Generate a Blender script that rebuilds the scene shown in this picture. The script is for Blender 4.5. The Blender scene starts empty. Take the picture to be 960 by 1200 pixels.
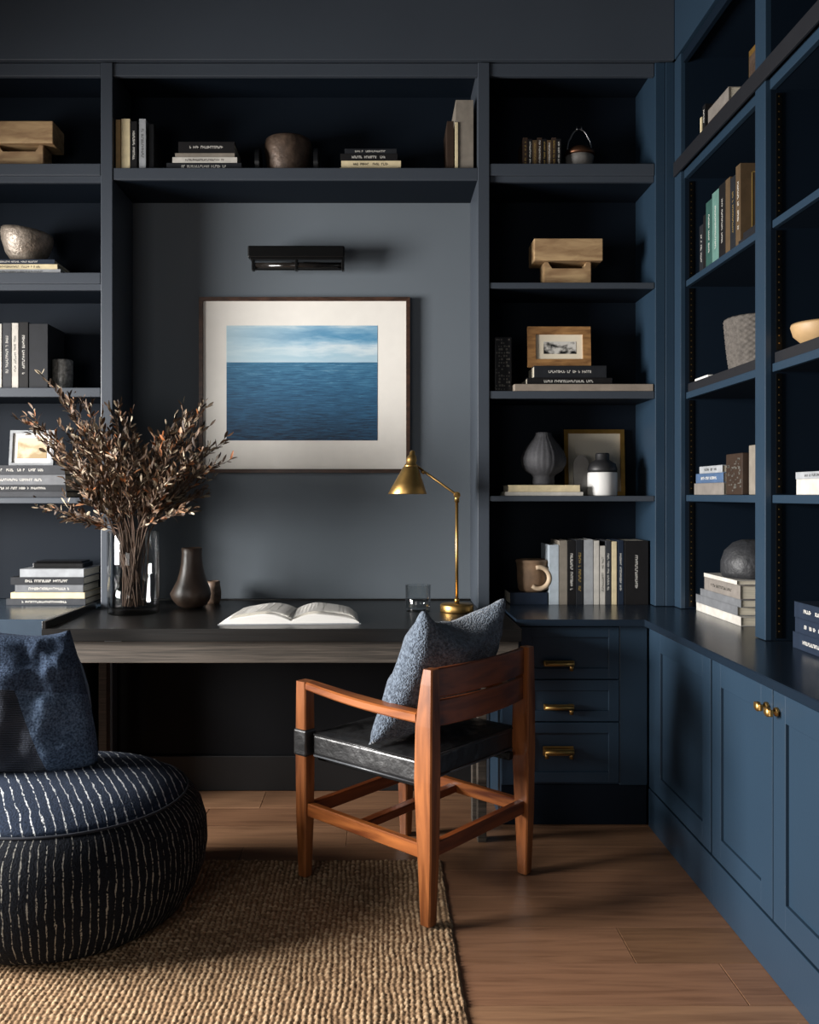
import bpy, bmesh, math, random
from mathutils import Vector, Matrix, noise
random.seed(7)
C = bpy.context.scene.collection
sc = bpy.context.scene
F = 1050.0; CX = 445.0; CY = 580.0; H = 1.26
# ---------------------------------------------------------------- camera
cam = bpy.data.cameras.new('camera'); camo = bpy.data.objects.new('camera', cam); C.objects.link(camo)
camo.location = (0, 0, H); camo.rotation_euler = (math.pi/2, 0, 0)
cam.sensor_fit = 'VERTICAL'; cam.sensor_height = 24.0; cam.lens = 24.0*F/1200.0
cam.shift_x = (480-CX)/1200.0; cam.shift_y = -(600-CY)/1200.0
cam.clip_start = 0.05
sc.camera = camo
# ---------------------------------------------------------------- world, lights, exposure
w = bpy.data.worlds.new('room_ambient'); sc.world = w; w.use_nodes = True
bg = w.node_tree.nodes['Background']; bg.inputs[0].default_value = (0.75, 0.86, 1, 1); bg.inputs[1].default_value = 0.045
def area(name, loc, target, sx, sy, power, col):
    l = bpy.data.lights.new(name, 'AREA'); l.shape = 'RECTANGLE'; l.size = sx; l.size_y = sy; l.energy = power; l.color = col
    o = bpy.data.objects.new(name, l); C.objects.link(o); o.location = loc
    o.rotation_euler = (Vector(target)-Vector(loc)).to_track_quat('-Z', 'Y').to_euler(); return o
wl_ = area('window_daylight', (-3.74, 2.05, 1.45), (1.0, 2.8, 0.40), 1.6, 1.35, 232, (1.0, 0.972, 0.945)); wl_.data.spread = math.radians(105)
area('rear_fill', (-1.9, -1.2, 1.25), (-0.1, 3.6, 0.8), 1.6, 1.2, 27, (1.0, 0.97, 0.94))  # unseen soft fill added behind the camera for the surfaces facing it
sc.view_settings.view_transform = 'Standard'; sc.view_settings.look = 'None'
sc.view_settings.gamma = 1; sc.view_settings.use_curve_mapping = False
sc.view_settings.exposure = 0.0
# ---------------------------------------------------------------- materials
def lin(h):
    h = h.lstrip('#'); v = [int(h[i:i+2], 16)/255 for i in (0, 2, 4)]
    return tuple((c/12.92 if c <= .04045 else ((c+.055)/1.055)**2.4) for c in v)+(1,)
MATS = {}
def nodes(name):
    m = bpy.data.materials.new(name); m.use_nodes = True; nt = m.node_tree
    return m, nt, nt.nodes['Principled BSDF']
def N(nt, t, **kw):
    n = nt.nodes.new(t)
    for k, v in kw.items():
        if k.startswith('i_'): n.inputs[k[2:].replace('_', ' ')].default_value = v
        else: setattr(n, k, v)
    return n
def coords(nt, scale=(1, 1, 1), rand=False):
    tc = N(nt, 'ShaderNodeTexCoord'); mp = N(nt, 'ShaderNodeMapping'); mp.inputs['Scale'].default_value = scale
    if rand:
        g = N(nt, 'ShaderNodeNewGeometry'); mu = N(nt, 'ShaderNodeMath', operation='MULTIPLY'); mu.inputs[1].default_value = 37.0
        nt.links.new(g.outputs['Random Per Island'], mu.inputs[0]); ad = N(nt, 'ShaderNodeVectorMath', operation='ADD')
        nt.links.new(tc.outputs['Object'], ad.inputs[0]); nt.links.new(mu.outputs[0], ad.inputs[1]); nt.links.new(ad.outputs[0], mp.inputs[0])
    else: nt.links.new(tc.outputs['Object'], mp.inputs[0])
    return mp
def ramp(nt, src, stops):
    r = N(nt, 'ShaderNodeValToRGB'); e = r.color_ramp.elements
    e[0].position, e[0].color = stops[0]; e[1].position, e[1].color = stops[-1]
    for p, c in stops[1:-1]:
        x = e.new(p); x.color = c
    nt.links.new(src, r.inputs[0]); return r
def mat(name, col, rough=.5, metal=0, var=.12, vscale=20, stretch=(1, 1, 1), bump=0, bscale=60, bstretch=None, rand=False, spec=.5, coat=0, sheen=0, dist=.004):
    if name in MATS: return MATS[name]
    m, nt, b = nodes(name); c = lin(col) if isinstance(col, str) else col
    mp = coords(nt, stretch, rand); n = N(nt, 'ShaderNodeTexNoise'); n.inputs['Scale'].default_value = vscale; n.inputs['Detail'].default_value = 5
    nt.links.new(mp.outputs[0], n.inputs['Vector'])
    lo = tuple(x*(1-var) for x in c[:3])+(1,); hi = tuple(min(1, x*(1+var)) for x in c[:3])+(1,)
    r = ramp(nt, n.outputs['Fac'], [(.3, lo), (.7, hi)]); nt.links.new(r.outputs[0], b.inputs['Base Color'])
    b.inputs['Roughness'].default_value = rough; b.inputs['Metallic'].default_value = metal
    b.inputs['Specular IOR Level'].default_value = spec; b.inputs['Coat Weight'].default_value = coat
    if sheen: b.inputs['Sheen Weight'].default_value = sheen; b.inputs['Sheen Roughness'].default_value = .4
    if bump:
        mp2 = coords(nt, bstretch or stretch); n2 = N(nt, 'ShaderNodeTexNoise'); n2.inputs['Scale'].default_value = bscale; n2.inputs['Detail'].default_value = 4
        nt.links.new(mp2.outputs[0], n2.inputs['Vector'])
        bp = N(nt, 'ShaderNodeBump'); bp.inputs['Strength'].default_value = bump; bp.inputs['Distance'].default_value = dist
        nt.links.new(n2.outputs['Fac'], bp.inputs['Height']); nt.links.new(bp.outputs[0], b.inputs['Normal'])
    MATS[name] = m; return m
def wood(name, dark, light, grain=(1.5, 30, 30), rough=.4, scale=3, rand=False, bump=.15):
    if name in MATS: return MATS[name]
    m, nt, b = nodes(name); mp = coords(nt, grain, rand)
    n = N(nt, 'ShaderNodeTexNoise'); n.inputs['Scale'].default_value = scale; n.inputs['Detail'].default_value = 8; n.inputs['Distortion'].default_value = .6
    nt.links.new(mp.outputs[0], n.inputs['Vector'])
    r = ramp(nt, n.outputs['Fac'], [(.32, lin(dark)), (.5, tuple((a+c)/2 for a, c in zip(lin(dark), lin(light)))), (.68, lin(light))])
    nt.links.new(r.outputs[0], b.inputs['Base Color']); b.inputs['Roughness'].default_value = rough
    bp = N(nt, 'ShaderNodeBump'); bp.inputs['Strength'].default_value = bump; bp.inputs['Distance'].default_value = .002
    nt.links.new(n.outputs['Fac'], bp.inputs['Height']); nt.links.new(bp.outputs[0], b.inputs['Normal'])
    MATS[name] = m; return m
SLATE = mat('slate_navy_paint', '#3a4048', .42, var=.04, vscale=3, bump=.05, bscale=150)
NAVY = mat('navy_paint', '#213343', .40, var=.04, vscale=3, bump=.05, bscale=150)
INNER = mat('shade_navy_paint', '#0b141e', .6, var=.05, vscale=3, spec=.15)  # shade inside the bays and under the shelves, put into the colour
INNER2 = mat('shade_blue_paint', '#0a1622', .6, var=.05, vscale=3, spec=.15)  # same painted-in shade for the side bookcase
DARKBOARD = mat('charcoal_board', '#1b1c20', .45, var=.06)
NAVYTOP = mat('navy_satin_top', '#17212c', .24, var=.04, vscale=3)
WALLG = mat('grey_wall_paint', '#5c646b', .75, var=.035, vscale=2, bump=.06, bscale=200)
WALLD = mat('dark_wall_paint', '#20262d', .8, var=.04, vscale=2)
PLASTER = mat('ceiling_paint', '#2e343c', .9, var=.03, vscale=2)
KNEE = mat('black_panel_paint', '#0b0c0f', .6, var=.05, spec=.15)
BLACKWOOD = wood('black_stained_wood', '#0c0b0a', '#151311', (1.2, 26, 26), .32)
GREYWOOD = wood('weathered_grey_wood', '#2a251f', '#574e45', (1.3, 40, 60), .6, bump=.4)
TEAK = wood('teak_wood', '#54290f', '#965a30', (14, 14, 1.6), .34, 2.4)
TEAKH = wood('teak_wood_side_grain', '#55260f', '#a3602f', (14, 1.6, 14), .34, 2.4)
TEAKX = wood('teak_wood_cross_grain', '#4a200d', '#84441f', (1.6, 14, 14), .38, 2.4)
BLOND = wood('pale_carved_wood', '#86694a', '#b3966e', (3, 12, 12), .6, 3)
BRASS = mat('brushed_brass', '#bd975a', .38, 1, var=.1, vscale=40)
BRONZE = mat('aged_bronze', '#54453a', .45, .35, var=.4, vscale=30, bump=.5, bscale=60)
BLACKM = mat('black_metal', '#131313', .35, .6)
CHROME = mat('steel', '#8a8a8a', .3, 1)
def booktint(n, c, rough=.55): return mat('book_cloth_'+n, c, rough, spec=.25, var=.15, vscale=25, bump=.1, bscale=300)
BK = {k: booktint(k, v) for k, v in dict(black='#151415', ink='#1e2024', charcoal='#34363a', grey='#66686b', silver='#94979a', white='#b9b5ad', cream='#cfc09c',
      tan='#a58a62', taupe='#7c756b', navy='#1b2534', blue='#465b78', teal='#2f4f49', paleteal='#5b7c74', brown='#544431', umber='#33271f', paleblue='#a6b0b8', stone='#77716b').items()}
PAGES = mat('page_edges', '#c9c1ae', .8, var=.25, vscale=12, stretch=(1, 1, 60))
PAPER = mat('white_paper', '#dcdad5', .7, var=.03)
INKW = mat('pale_lettering', '#d6d3cb', .6, var=.05)
INKD = mat('dark_lettering', '#26241f', .6, var=.05)
INKG = mat('gilt_lettering', '#b79a5a', .4, .4, var=.1)
RED = mat('red_mark', '#a33a30', .6)
LEATHER = mat('black_leather', '#1a1a1b', .40, var=.25, vscale=12, bump=.6, bscale=18, dist=.01, spec=.7)
def glassmat(name, tint, ior, mul):
    m, nt, pb = nodes(name); nt.nodes.remove(pb); out = [x for x in nt.nodes if x.type == 'OUTPUT_MATERIAL'][0]
    tr = N(nt, 'ShaderNodeBsdfTransparent'); tr.inputs[0].default_value = tint; g = N(nt, 'ShaderNodeBsdfGlossy'); g.inputs['Roughness'].default_value = .02
    fr = N(nt, 'ShaderNodeLayerWeight'); fr.inputs[0].default_value = .5; po = N(nt, 'ShaderNodeMath', operation='POWER'); po.inputs[1].default_value = ior
    nt.links.new(fr.outputs['Facing'], po.inputs[0]); mu = N(nt, 'ShaderNodeMath', operation='MULTIPLY_ADD'); mu.inputs[1].default_value = mul; mu.inputs[2].default_value = .04; mu.use_clamp = True
    nt.links.new(po.outputs[0], mu.inputs[0]); mx = N(nt, 'ShaderNodeMixShader'); nt.links.new(mu.outputs[0], mx.inputs[0]); nt.links.new(tr.outputs[0], mx.inputs[1]); nt.links.new(g.outputs[0], mx.inputs[2])
    nt.links.new(mx.outputs[0], out.inputs[0]); return m
GLASS = glassmat('clear_glass', (.975, .985, .985, 1), 3.2, .95); WATER = glassmat('water', (.97, .98, .985, 1), 4.0, .4)
# ---------------------------------------------------------------- helpers
def bm_(): return bmesh.new()
def bx(bm, x0, x1, y0, y1, z0, z1, bev=0, mi=0, seg=2):
    r = bmesh.ops.create_cube(bm, size=1); vs = r['verts']
    for v in vs: v.co = Vector(((x0+x1)/2+v.co.x*(x1-x0), (y0+y1)/2+v.co.y*(y1-y0), (z0+z1)/2+v.co.z*(z1-z0)))
    fs = {f for v in vs for f in v.link_faces}
    for f in fs: f.material_index = mi
    if bev:
        es = list({e for v in vs for e in v.link_edges}); q = bmesh.ops.bevel(bm, geom=es, offset=bev, segments=seg, affect='EDGES', profile=.5, clamp_overlap=True)
        for f in q['faces']: f.material_index = mi
def prism(bm, pts, a0, a1, axis='z', mi=0, bev=0):
    def P(p, a): return Vector((p[0], p[1], a)) if axis == 'z' else (Vector((p[0], a, p[1])) if axis == 'y' else Vector((a, p[0], p[1])))
    lo = [bm.verts.new(P(p, a0)) for p in pts]; hi = [bm.verts.new(P(p, a1)) for p in pts]; n = len(pts); fs = []
    for i in range(n): fs.append(bm.faces.new((lo[i], lo[(i+1) % n], hi[(i+1) % n], hi[i])))
    fs.append(bm.faces.new(list(reversed(lo)))); fs.append(bm.faces.new(hi))
    for f in fs: f.material_index = mi
    if bev: bmesh.ops.bevel(bm, geom=list({e for f in fs for e in f.edges}), offset=bev, segments=2, affect='EDGES', clamp_overlap=True)
def loft(bm, rings, mi=0, cap=True, closed=True):
    R = [[bm.verts.new(Vector(p)) for p in r] for r in rings]; n = len(R[0])
    for a, b in zip(R, R[1:]):
        for i in range(n if closed else n-1):
            f = bm.faces.new((a[i], a[(i+1) % n], b[(i+1) % n], b[i])); f.material_index = mi; f.smooth = True
    if cap:
        f = bm.faces.new(list(reversed(R[0]))); f.material_index = mi; f = bm.faces.new(R[-1]); f.material_index = mi
    return R
def lathe(bm, prof, seg=40, c=(0, 0, 0), mi=0, fn=None):
    rings = []
    for r, z in prof:
        ring = []
        for i in range(seg):
            a = 2*math.pi*i/seg; rr = max(r, .0002)
            if fn: rr *= fn(a, z)
            ring.append((c[0]+rr*math.cos(a), c[1]+rr*math.sin(a), c[2]+z))
        rings.append(ring)
    loft(bm, rings, mi)
def tube(bm, pts, r, seg=10, mi=0):
    pts = [Vector(p) for p in pts]; rs = r if isinstance(r, (list, tuple)) else [r]*len(pts); rings = []
    up = Vector((0, 0, 1))
    t0 = (pts[1]-pts[0]).normalized()
    nrm = t0.cross(up) if abs(t0.z) < .95 else t0.cross(Vector((1, 0, 0))); nrm.normalize()
    for i, p in enumerate(pts):
        t = (pts[min(i+1, len(pts)-1)]-pts[max(i-1, 0)]).normalized()
        nrm = (nrm-t*nrm.dot(t)).normalized(); bn = t.cross(nrm)
        rings.append([p+rs[i]*(math.cos(2*math.pi*k/seg)*nrm+math.sin(2*math.pi*k/seg)*bn) for k in range(seg)])
    loft(bm, rings, mi)
def rect_loft(bm, secs, mi=0, bev=.004):      # secs: (cx, cy, cz, wx, wy): sections stacked along z
    rings = []
    for cx, cy, cz, wx, wy in secs:
        a, b, e = wx/2, wy/2, bev
        rings.append([(cx+x, cy+y, cz) for x, y in ((-a+e, -b), (a-e, -b), (a, -b+e), (a, b-e), (a-e, b), (-a+e, b), (-a, b-e), (-a, -b+e))])
    loft(bm, rings, mi)
    for f in bm.faces: f.smooth = False
def sweep_rect(bm, pts, w, h, side, mi=0, bev=.004):   # horizontal-ish bar: w across 'side', h vertical
    rings = []
    for i, p in enumerate(pts):
        p = Vector(p); t = (Vector(pts[min(i+1, len(pts)-1)])-Vector(pts[max(i-1, 0)])).normalized()
        s = t.cross(Vector((0, 0, 1))).normalized(); u = s.cross(t).normalized()
        ww = w[i] if isinstance(w, (list, tuple)) else w; hh = h[i] if isinstance(h, (list, tuple)) else h
        a, b, e = ww/2, hh/2, bev
        rings.append([p+s*x+u*z for x, z in ((-a+e, -b), (a-e, -b), (a, -b+e), (a, b-e), (a-e, b), (-a+e, b), (-a, b-e), (-a, -b+e))])
    loft(bm, rings, mi)
    for f in bm.faces: f.smooth = False
def obj(name, bm, m, parent=None, loc=None, rot=None, smooth=None):
    bmesh.ops.recalc_face_normals(bm, faces=bm.faces[:])
    me = bpy.data.meshes.new(name); bm.to_mesh(me); bm.free()
    for x in (m if isinstance(m, (list, tuple)) else [m]): me.materials.append(x)
    if smooth is not None:
        for p in me.polygons: p.use_smooth = smooth
    o = bpy.data.objects.new(name, me); C.objects.link(o)
    if parent: o.parent = parent
    if loc: o.location = loc
    if rot: o.rotation_euler = rot
    return o
def tag(o, label, cat, group=None):
    o['label'] = label; o['category'] = cat
    if group: o['group'] = group
    return o
def thing(name, label, cat, loc=(0, 0, 0), rz=0, group=None):
    o = bpy.data.objects.new(name, None); C.objects.link(o); o.empty_display_size = .05
    o.location = loc; o.rotation_euler = (0, 0, rz); return tag(o, label, cat, group)
def struct(name, bm, m):
    o = obj(name, bm, m); o['kind'] = 'structure'; return o
def box(name, m, parent, x0, x1, y0, y1, z0, z1, bev=0):
    b = bm_(); bx(b, x0, x1, y0, y1, z0, z1, bev); return obj(name, b, m, parent)
def PX(px, Y): return (px-CX)/F*Y
def PZ(py, Y): return H-(py-CY)/F*Y
# ---------------------------------------------------------------- room shell
YF = 3.77; YB = 4.08; XF = 1.24; XW = 1.60; CT = .79
b = bm_()       # oak floor planks as islands with fine joints
pw = .199; y = 2.61-pw*12
row = 0
while y < 4.1:
    rnd = random.Random(row*13+5); x = -3.6-rnd.random()*1.5
    joints = []
    if abs(y-2.411) < .02: joints = [-3.7, -1.4, .69, 2.4]
    else:
        while x < 2: joints.append(x); x += 1.5+rnd.random()*.6
        joints.append(x)
    for a, c in zip(joints, joints[1:]):
        a2, c2 = max(a, -3.6), min(c, XW)
        if c2-a2 > .02: bx(b, a2+.0006, c2-.0006, y+.0007, y+pw-.0007, -.02, 0, .0012, seg=1)
    y += pw; row += 1
bx(b, -3.6, XW, 0.0, 4.1, -.05, -.018)
m, nt, pb = nodes('oak_floorboards')
mp = coords(nt, (1.1, 16, 16), True); n = N(nt, 'ShaderNodeTexNoise'); n.inputs['Scale'].default_value = 3; n.inputs['Detail'].default_value = 9; n.inputs['Distortion'].default_value = .9
nt.links.new(mp.outputs[0], n.inputs['Vector'])
g = N(nt, 'ShaderNodeNewGeometry')
tone = ramp(nt, g.outputs['Random Per Island'], [(0, lin('#705139')), (.35, lin('#866149')), (.7, lin('#78573f')), (1, lin('#9a7558'))])
gr = ramp(nt, n.outputs['Fac'], [(.25, (.62, .58, .55, 1)), (.5, (.95, .95, .95, 1)), (.75, (1.15, 1.15, 1.12, 1))])
mx = N(nt, 'ShaderNodeMix', data_type='RGBA', blend_type='MULTIPLY'); mx.inputs[0].default_value = 1
nt.links.new(tone.outputs[0], mx.inputs[6]); nt.links.new(gr.outputs[0], mx.inputs[7])
mpk = coords(nt, (2.2, 5, 5), True); vo = N(nt, 'ShaderNodeTexVoronoi'); vo.inputs['Scale'].default_value = .9; nt.links.new(mpk.outputs[0], vo.inputs['Vector'])
kn = ramp(nt, vo.outputs['Distance'], [(.02, (.25, .2, .17, 1)), (.075, (1, 1, 1, 1))])
mx2 = N(nt, 'ShaderNodeMix', data_type='RGBA', blend_type='MULTIPLY'); mx2.inputs[0].default_value = 1
nt.links.new(mx.outputs[2], mx2.inputs[6]); nt.links.new(kn.outputs[0], mx2.inputs[7])
nt.links.new(mx2.outputs[2], pb.inputs['Base Color']); pb.inputs['Roughness'].default_value = .42
bp = N(nt, 'ShaderNodeBump'); bp.inputs['Strength'].default_value = .12; bp.inputs['Distance'].default_value = .002
nt.links.new(n.outputs['Fac'], bp.inputs['Height']); nt.links.new(bp.outputs[0], pb.inputs['Normal'])
struct('floor', b, m)
b = bm_(); bx(b, -3.6, XW, YB, YB+.1, 0, 3.6); struct('wall_back', b, WALLG)
b = bm_(); bx(b, XW, XW+.1, 0, YB+.1, 0, 3.6); struct('wall_right', b, WALLD)
b = bm_()
bx(b, -3.7, -3.6, 0, 1.2, 0, 3.6); bx(b, -3.7, -3.6, 2.9, YB+.1, 0, 3.6); bx(b, -3.7, -3.6, 1.2, 2.9, 0, .74); bx(b, -3.7, -3.6, 1.2, 2.9, 2.16, 3.6)
struct('wall_left', b, WALLD)
b = bm_(); bx(b, -3.7, XW+.1, 0, YB+.1, 3.6, 3.7); struct('ceiling', b, PLASTER)
b = bm_()
for a in ((1.2, 1.24), (2.86, 2.9)): bx(b, -3.7, -3.59, a[0], a[1], .74, 2.16, .003)
bx(b, -3.7, -3.59, 1.24, 2.86, .74, .78, .003); bx(b, -3.7, -3.59, 1.24, 2.86, 2.12, 2.16, .003); bx(b, -3.67, -3.64, 2.04, 2.06, .78, 2.12)
struct('window_1', b, SLATE)
b = bm_(); bx(b, -3.6, XF-.004, YF-.014, YB, 3.085, 3.6, .002); struct('trim_1', b, SLATE)       # fascia over the back shelving
b = bm_(); bx(b, XF-.004, XW, 1.0, YF-.014, 3.085, 3.6, .002); struct('trim_2', b, INNER2 if False else NAVY)
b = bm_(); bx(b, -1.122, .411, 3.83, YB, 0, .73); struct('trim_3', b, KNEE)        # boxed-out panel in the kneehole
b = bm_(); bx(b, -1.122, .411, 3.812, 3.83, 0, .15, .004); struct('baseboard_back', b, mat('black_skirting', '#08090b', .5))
# ---------------------------------------------------------------- back bookcases
def shelfboard(parent, x0, x1, zt, zb, m=SLATE, lip=None, y0=YF+.004):
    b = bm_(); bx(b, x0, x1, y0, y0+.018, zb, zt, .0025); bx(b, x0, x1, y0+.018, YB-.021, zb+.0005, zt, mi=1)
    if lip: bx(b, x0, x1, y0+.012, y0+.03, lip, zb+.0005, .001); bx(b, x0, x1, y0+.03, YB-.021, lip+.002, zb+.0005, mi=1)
    return obj('shelf', b, [m, INNER], parent)  # board behind the front edge takes the shade colour
lt = thing('bookcase', 'slate painted open bookcase left of the desk niche with dark back', 'bookcase', (-1.6, YF, CT))
def rel(parent):
    for c in parent.children: pass
def put(parent, o):      # keep world placement of a child built in world coordinates
    o.location = -Vector(parent.location) if parent.rotation_euler.z == 0 else o.location
    return o
def WB(name, m, parent, *a): return put(parent, box(name, m, parent, *a))
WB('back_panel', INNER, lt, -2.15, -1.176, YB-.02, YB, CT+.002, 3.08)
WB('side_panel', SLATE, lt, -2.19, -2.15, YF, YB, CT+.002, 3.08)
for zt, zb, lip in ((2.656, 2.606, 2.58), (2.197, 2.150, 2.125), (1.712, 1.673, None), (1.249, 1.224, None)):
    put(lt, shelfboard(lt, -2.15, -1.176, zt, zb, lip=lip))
WB('shade_top_board', INNER, lt, -2.15, -1.176, YF+.03, YB-.021, 3.06, 3.08)  # added to keep the bay ceiling dark, shade put into its colour
WB('top_rail', SLATE, lt, -2.15, -1.176, YF+.008, YF+.03, 3.026, 3.08, .002)
ct = thing('bookcase', 'slate bookcase surround with one long high shelf above the desk niche', 'bookcase', (-.36, YF, 0))
for x0, x1 in ((-1.174, -1.124), (.413, .463)): WB('upright', SLATE, ct, x0, x1, YF, YB, .001, 3.08, .003)
b = bm_(); bx(b, -1.124, .413, YF+.004, YF+.022, 2.588, 2.638, .0025); bx(b, -1.124, .413, YF+.022, YB-.002, 2.5885, 2.638, mi=1); put(ct, obj('shelf', b, [SLATE, INNER], ct))
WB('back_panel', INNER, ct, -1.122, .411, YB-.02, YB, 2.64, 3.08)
WB('shade_top_board', INNER, ct, -1.122, .411, YF+.03, YB-.021, 3.06, 3.08)
WB('top_rail', SLATE, ct, -1.124, .413, YF+.008, YF+.03, 3.026, 3.08, .002)
rt = thing('bookcase', 'slate navy open bookcase between the desk niche and the corner', 'bookcase', (.8, YF, CT))
WB('back_panel', INNER, rt, .465, 1.16, YB-.02, YB, CT+.002, 3.08)
WB('side_panel', NAVY, rt, 1.16, 1.203, YF, YB, CT+.002, 3.08, .003)
WB('corner_post', NAVY, rt, 1.2035, 1.2395, YF-.002, YF+.04, CT+.002, 3.08, .002)
for zt, zb, lip in ((2.656, 2.606, 2.582), (2.155, 2.130, None), (1.698, 1.666, None), (1.256, 1.233, None)):
    put(rt, shelfboard(rt, .465, 1.158, zt, zb, lip=lip))
WB('shade_top_board', INNER, rt, .466, 1.158, YF+.03, YB-.021, 3.06, 3.08)
WB('top_rail', SLATE, rt, .465, 1.158, YF+.008, YF+.03, 3.026, 3.08, .002)
strip = tag(box('shelf_reflection', mat('taupe_reflection', '#8b8074', .4), None, .567, 1.155, YF+.006, YB-.03, 1.698, 1.728, .003), 'reflection built as a thin taupe board lying on the shelf below the small wooden picture frame', 'strip')  # lighter reflection along the shelf edge, added as a solid slab
# ---------------------------------------------------------------- side bookcase (right wall)
st_ = thing('bookcase', 'navy floor to ceiling bookcase along the right wall with two bays', 'bookcase', (XF, 2.88, CT))
yc, ym0, ym1, yn = 3.69, 2.88, 2.959, 2.02
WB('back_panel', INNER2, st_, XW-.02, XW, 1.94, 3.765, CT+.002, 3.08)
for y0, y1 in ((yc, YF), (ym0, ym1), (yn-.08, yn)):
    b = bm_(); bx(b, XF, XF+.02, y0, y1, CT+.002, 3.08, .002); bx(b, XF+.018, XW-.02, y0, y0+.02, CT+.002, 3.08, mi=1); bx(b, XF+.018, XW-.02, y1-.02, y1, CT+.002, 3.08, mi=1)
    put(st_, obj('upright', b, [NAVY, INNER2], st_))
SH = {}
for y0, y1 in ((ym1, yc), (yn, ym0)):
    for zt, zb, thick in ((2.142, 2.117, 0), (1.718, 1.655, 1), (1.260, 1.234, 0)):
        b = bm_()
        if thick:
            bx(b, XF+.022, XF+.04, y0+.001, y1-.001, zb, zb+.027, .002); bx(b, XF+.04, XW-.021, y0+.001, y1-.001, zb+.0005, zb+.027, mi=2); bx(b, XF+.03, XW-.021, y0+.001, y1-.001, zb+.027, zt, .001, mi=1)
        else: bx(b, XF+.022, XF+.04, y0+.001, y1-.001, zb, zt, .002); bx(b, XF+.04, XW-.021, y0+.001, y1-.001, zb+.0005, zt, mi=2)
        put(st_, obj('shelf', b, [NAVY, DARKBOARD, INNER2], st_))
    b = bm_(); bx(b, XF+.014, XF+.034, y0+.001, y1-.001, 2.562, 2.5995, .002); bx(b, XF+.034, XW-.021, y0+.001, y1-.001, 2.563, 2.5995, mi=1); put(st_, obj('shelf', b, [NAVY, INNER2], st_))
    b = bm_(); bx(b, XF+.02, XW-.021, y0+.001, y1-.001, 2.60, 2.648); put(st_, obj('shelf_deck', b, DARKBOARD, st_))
    WB('shade_top_board', INNER2, st_, XF+.03, XW-.021, y0+.001, y1-.001, 3.06, 3.08)
    WB('top_rail', INNER2, st_, XF+.01, XF+.03, y0, y1, 3.04, 3.08, .002)
    for zz0, zz1 in ((CT+.01, 1.23), (1.265, 1.65), (1.725, 2.11), (2.15, 2.55)):
        b = bm_(); yy = y1 if y1 != yc else yc
        bx(b, XF+.034, XF+.052, yy-.004, yy-.0005, zz0, zz1)
        z = zz0+.02
        while z < zz1-.01:
            bx(b, XF+.0405, XF+.0445, yy-.0052, yy-.004, z, z+.004, mi=1); z += .0245
        put(st_, obj('shelf_standard', b, [BLACKM, BRASS], st_))
WB('front_rail', DARKBOARD, st_, XF-.010, XF-.001, yn-.08, YF-.016, 2.590, 2.650, .002)
# ---------------------------------------------------------------- base cabinets and counters
def shaker(parent, name, w, h, m, loc, rz, rail=.055, t=.02, handle=None, panel=True):
    b = bm_()
    if panel:
        bx(b, 0, rail, 0, t, 0, h, .0015); bx(b, w-rail, w, 0, t, 0, h, .0015)
        bx(b, rail-.001, w-rail+.001, 0, t, 0, rail, .0015); bx(b, rail-.001, w-rail+.001, 0, t, h-rail, h, .0015)
        bx(b, rail-.001, w-rail+.001, .009, t, rail-.001, h-rail+.001)
    else: bx(b, 0, w, 0, t, 0, h, .002)
    return obj(name, b, m, parent, loc, (0, 0, rz))
dc = thing('drawer_cabinet', 'navy three drawer base cabinet with brass pulls in the corner', 'cabinet', (.72, 3.43, 0))
b = bm_(); bx(b, .465, 1.02, 3.43, YB-.01, .001, .763); o = obj('body', b, NAVY, dc); put(dc, o)
for x0, x1 in ((.465, .535), (.914, 1.02)): put(dc, box('face_frame', NAVY, dc, x0, x1, 3.412, 3.43, .155, .763, .002))
put(dc, box('plinth', INNER, dc, .465, 1.02, 3.422, 3.43, .001, .153, .002))
for z0, z1, hz, first in ((.56, .758, .62, 0), (.398, .555, .4545, 0), (.165, .393, .286, 1)):
    d = shaker(dc, 'drawer', .375, z1-z0, NAVY, (.537-.72, 3.41-3.43, z0), 0, rail=.04)
    hb = bm_(); hx = .68-.537; z = hz-z0
    bx(hb, hx-.058, hx+.058, -.020, -.011, z-.010, z+.012, .003)
    for s in (-.048, .048):
        bx(hb, hx+s-.009, hx+s+.009, -.012, .001, z-.009, z+.011, .002)
    tube(hb, [(hx+.047, -.016, z-.004), (hx+.047, -.016, z-.026)], .008, 12); 
    tube(hb, [(hx-.054, -.024, z), (hx+.054, -.024, z)], .009, 12)
    if first: tube(hb, [(hx-.047, -.018, z), (hx-.047, -.018, z-.024)], .008, 12); bx(hb, hx-.058, hx+.058, -.002, .001, z-.018, z+.018, .001)
    obj('handle', hb, BRASS, d)
XC = 1.023
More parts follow.
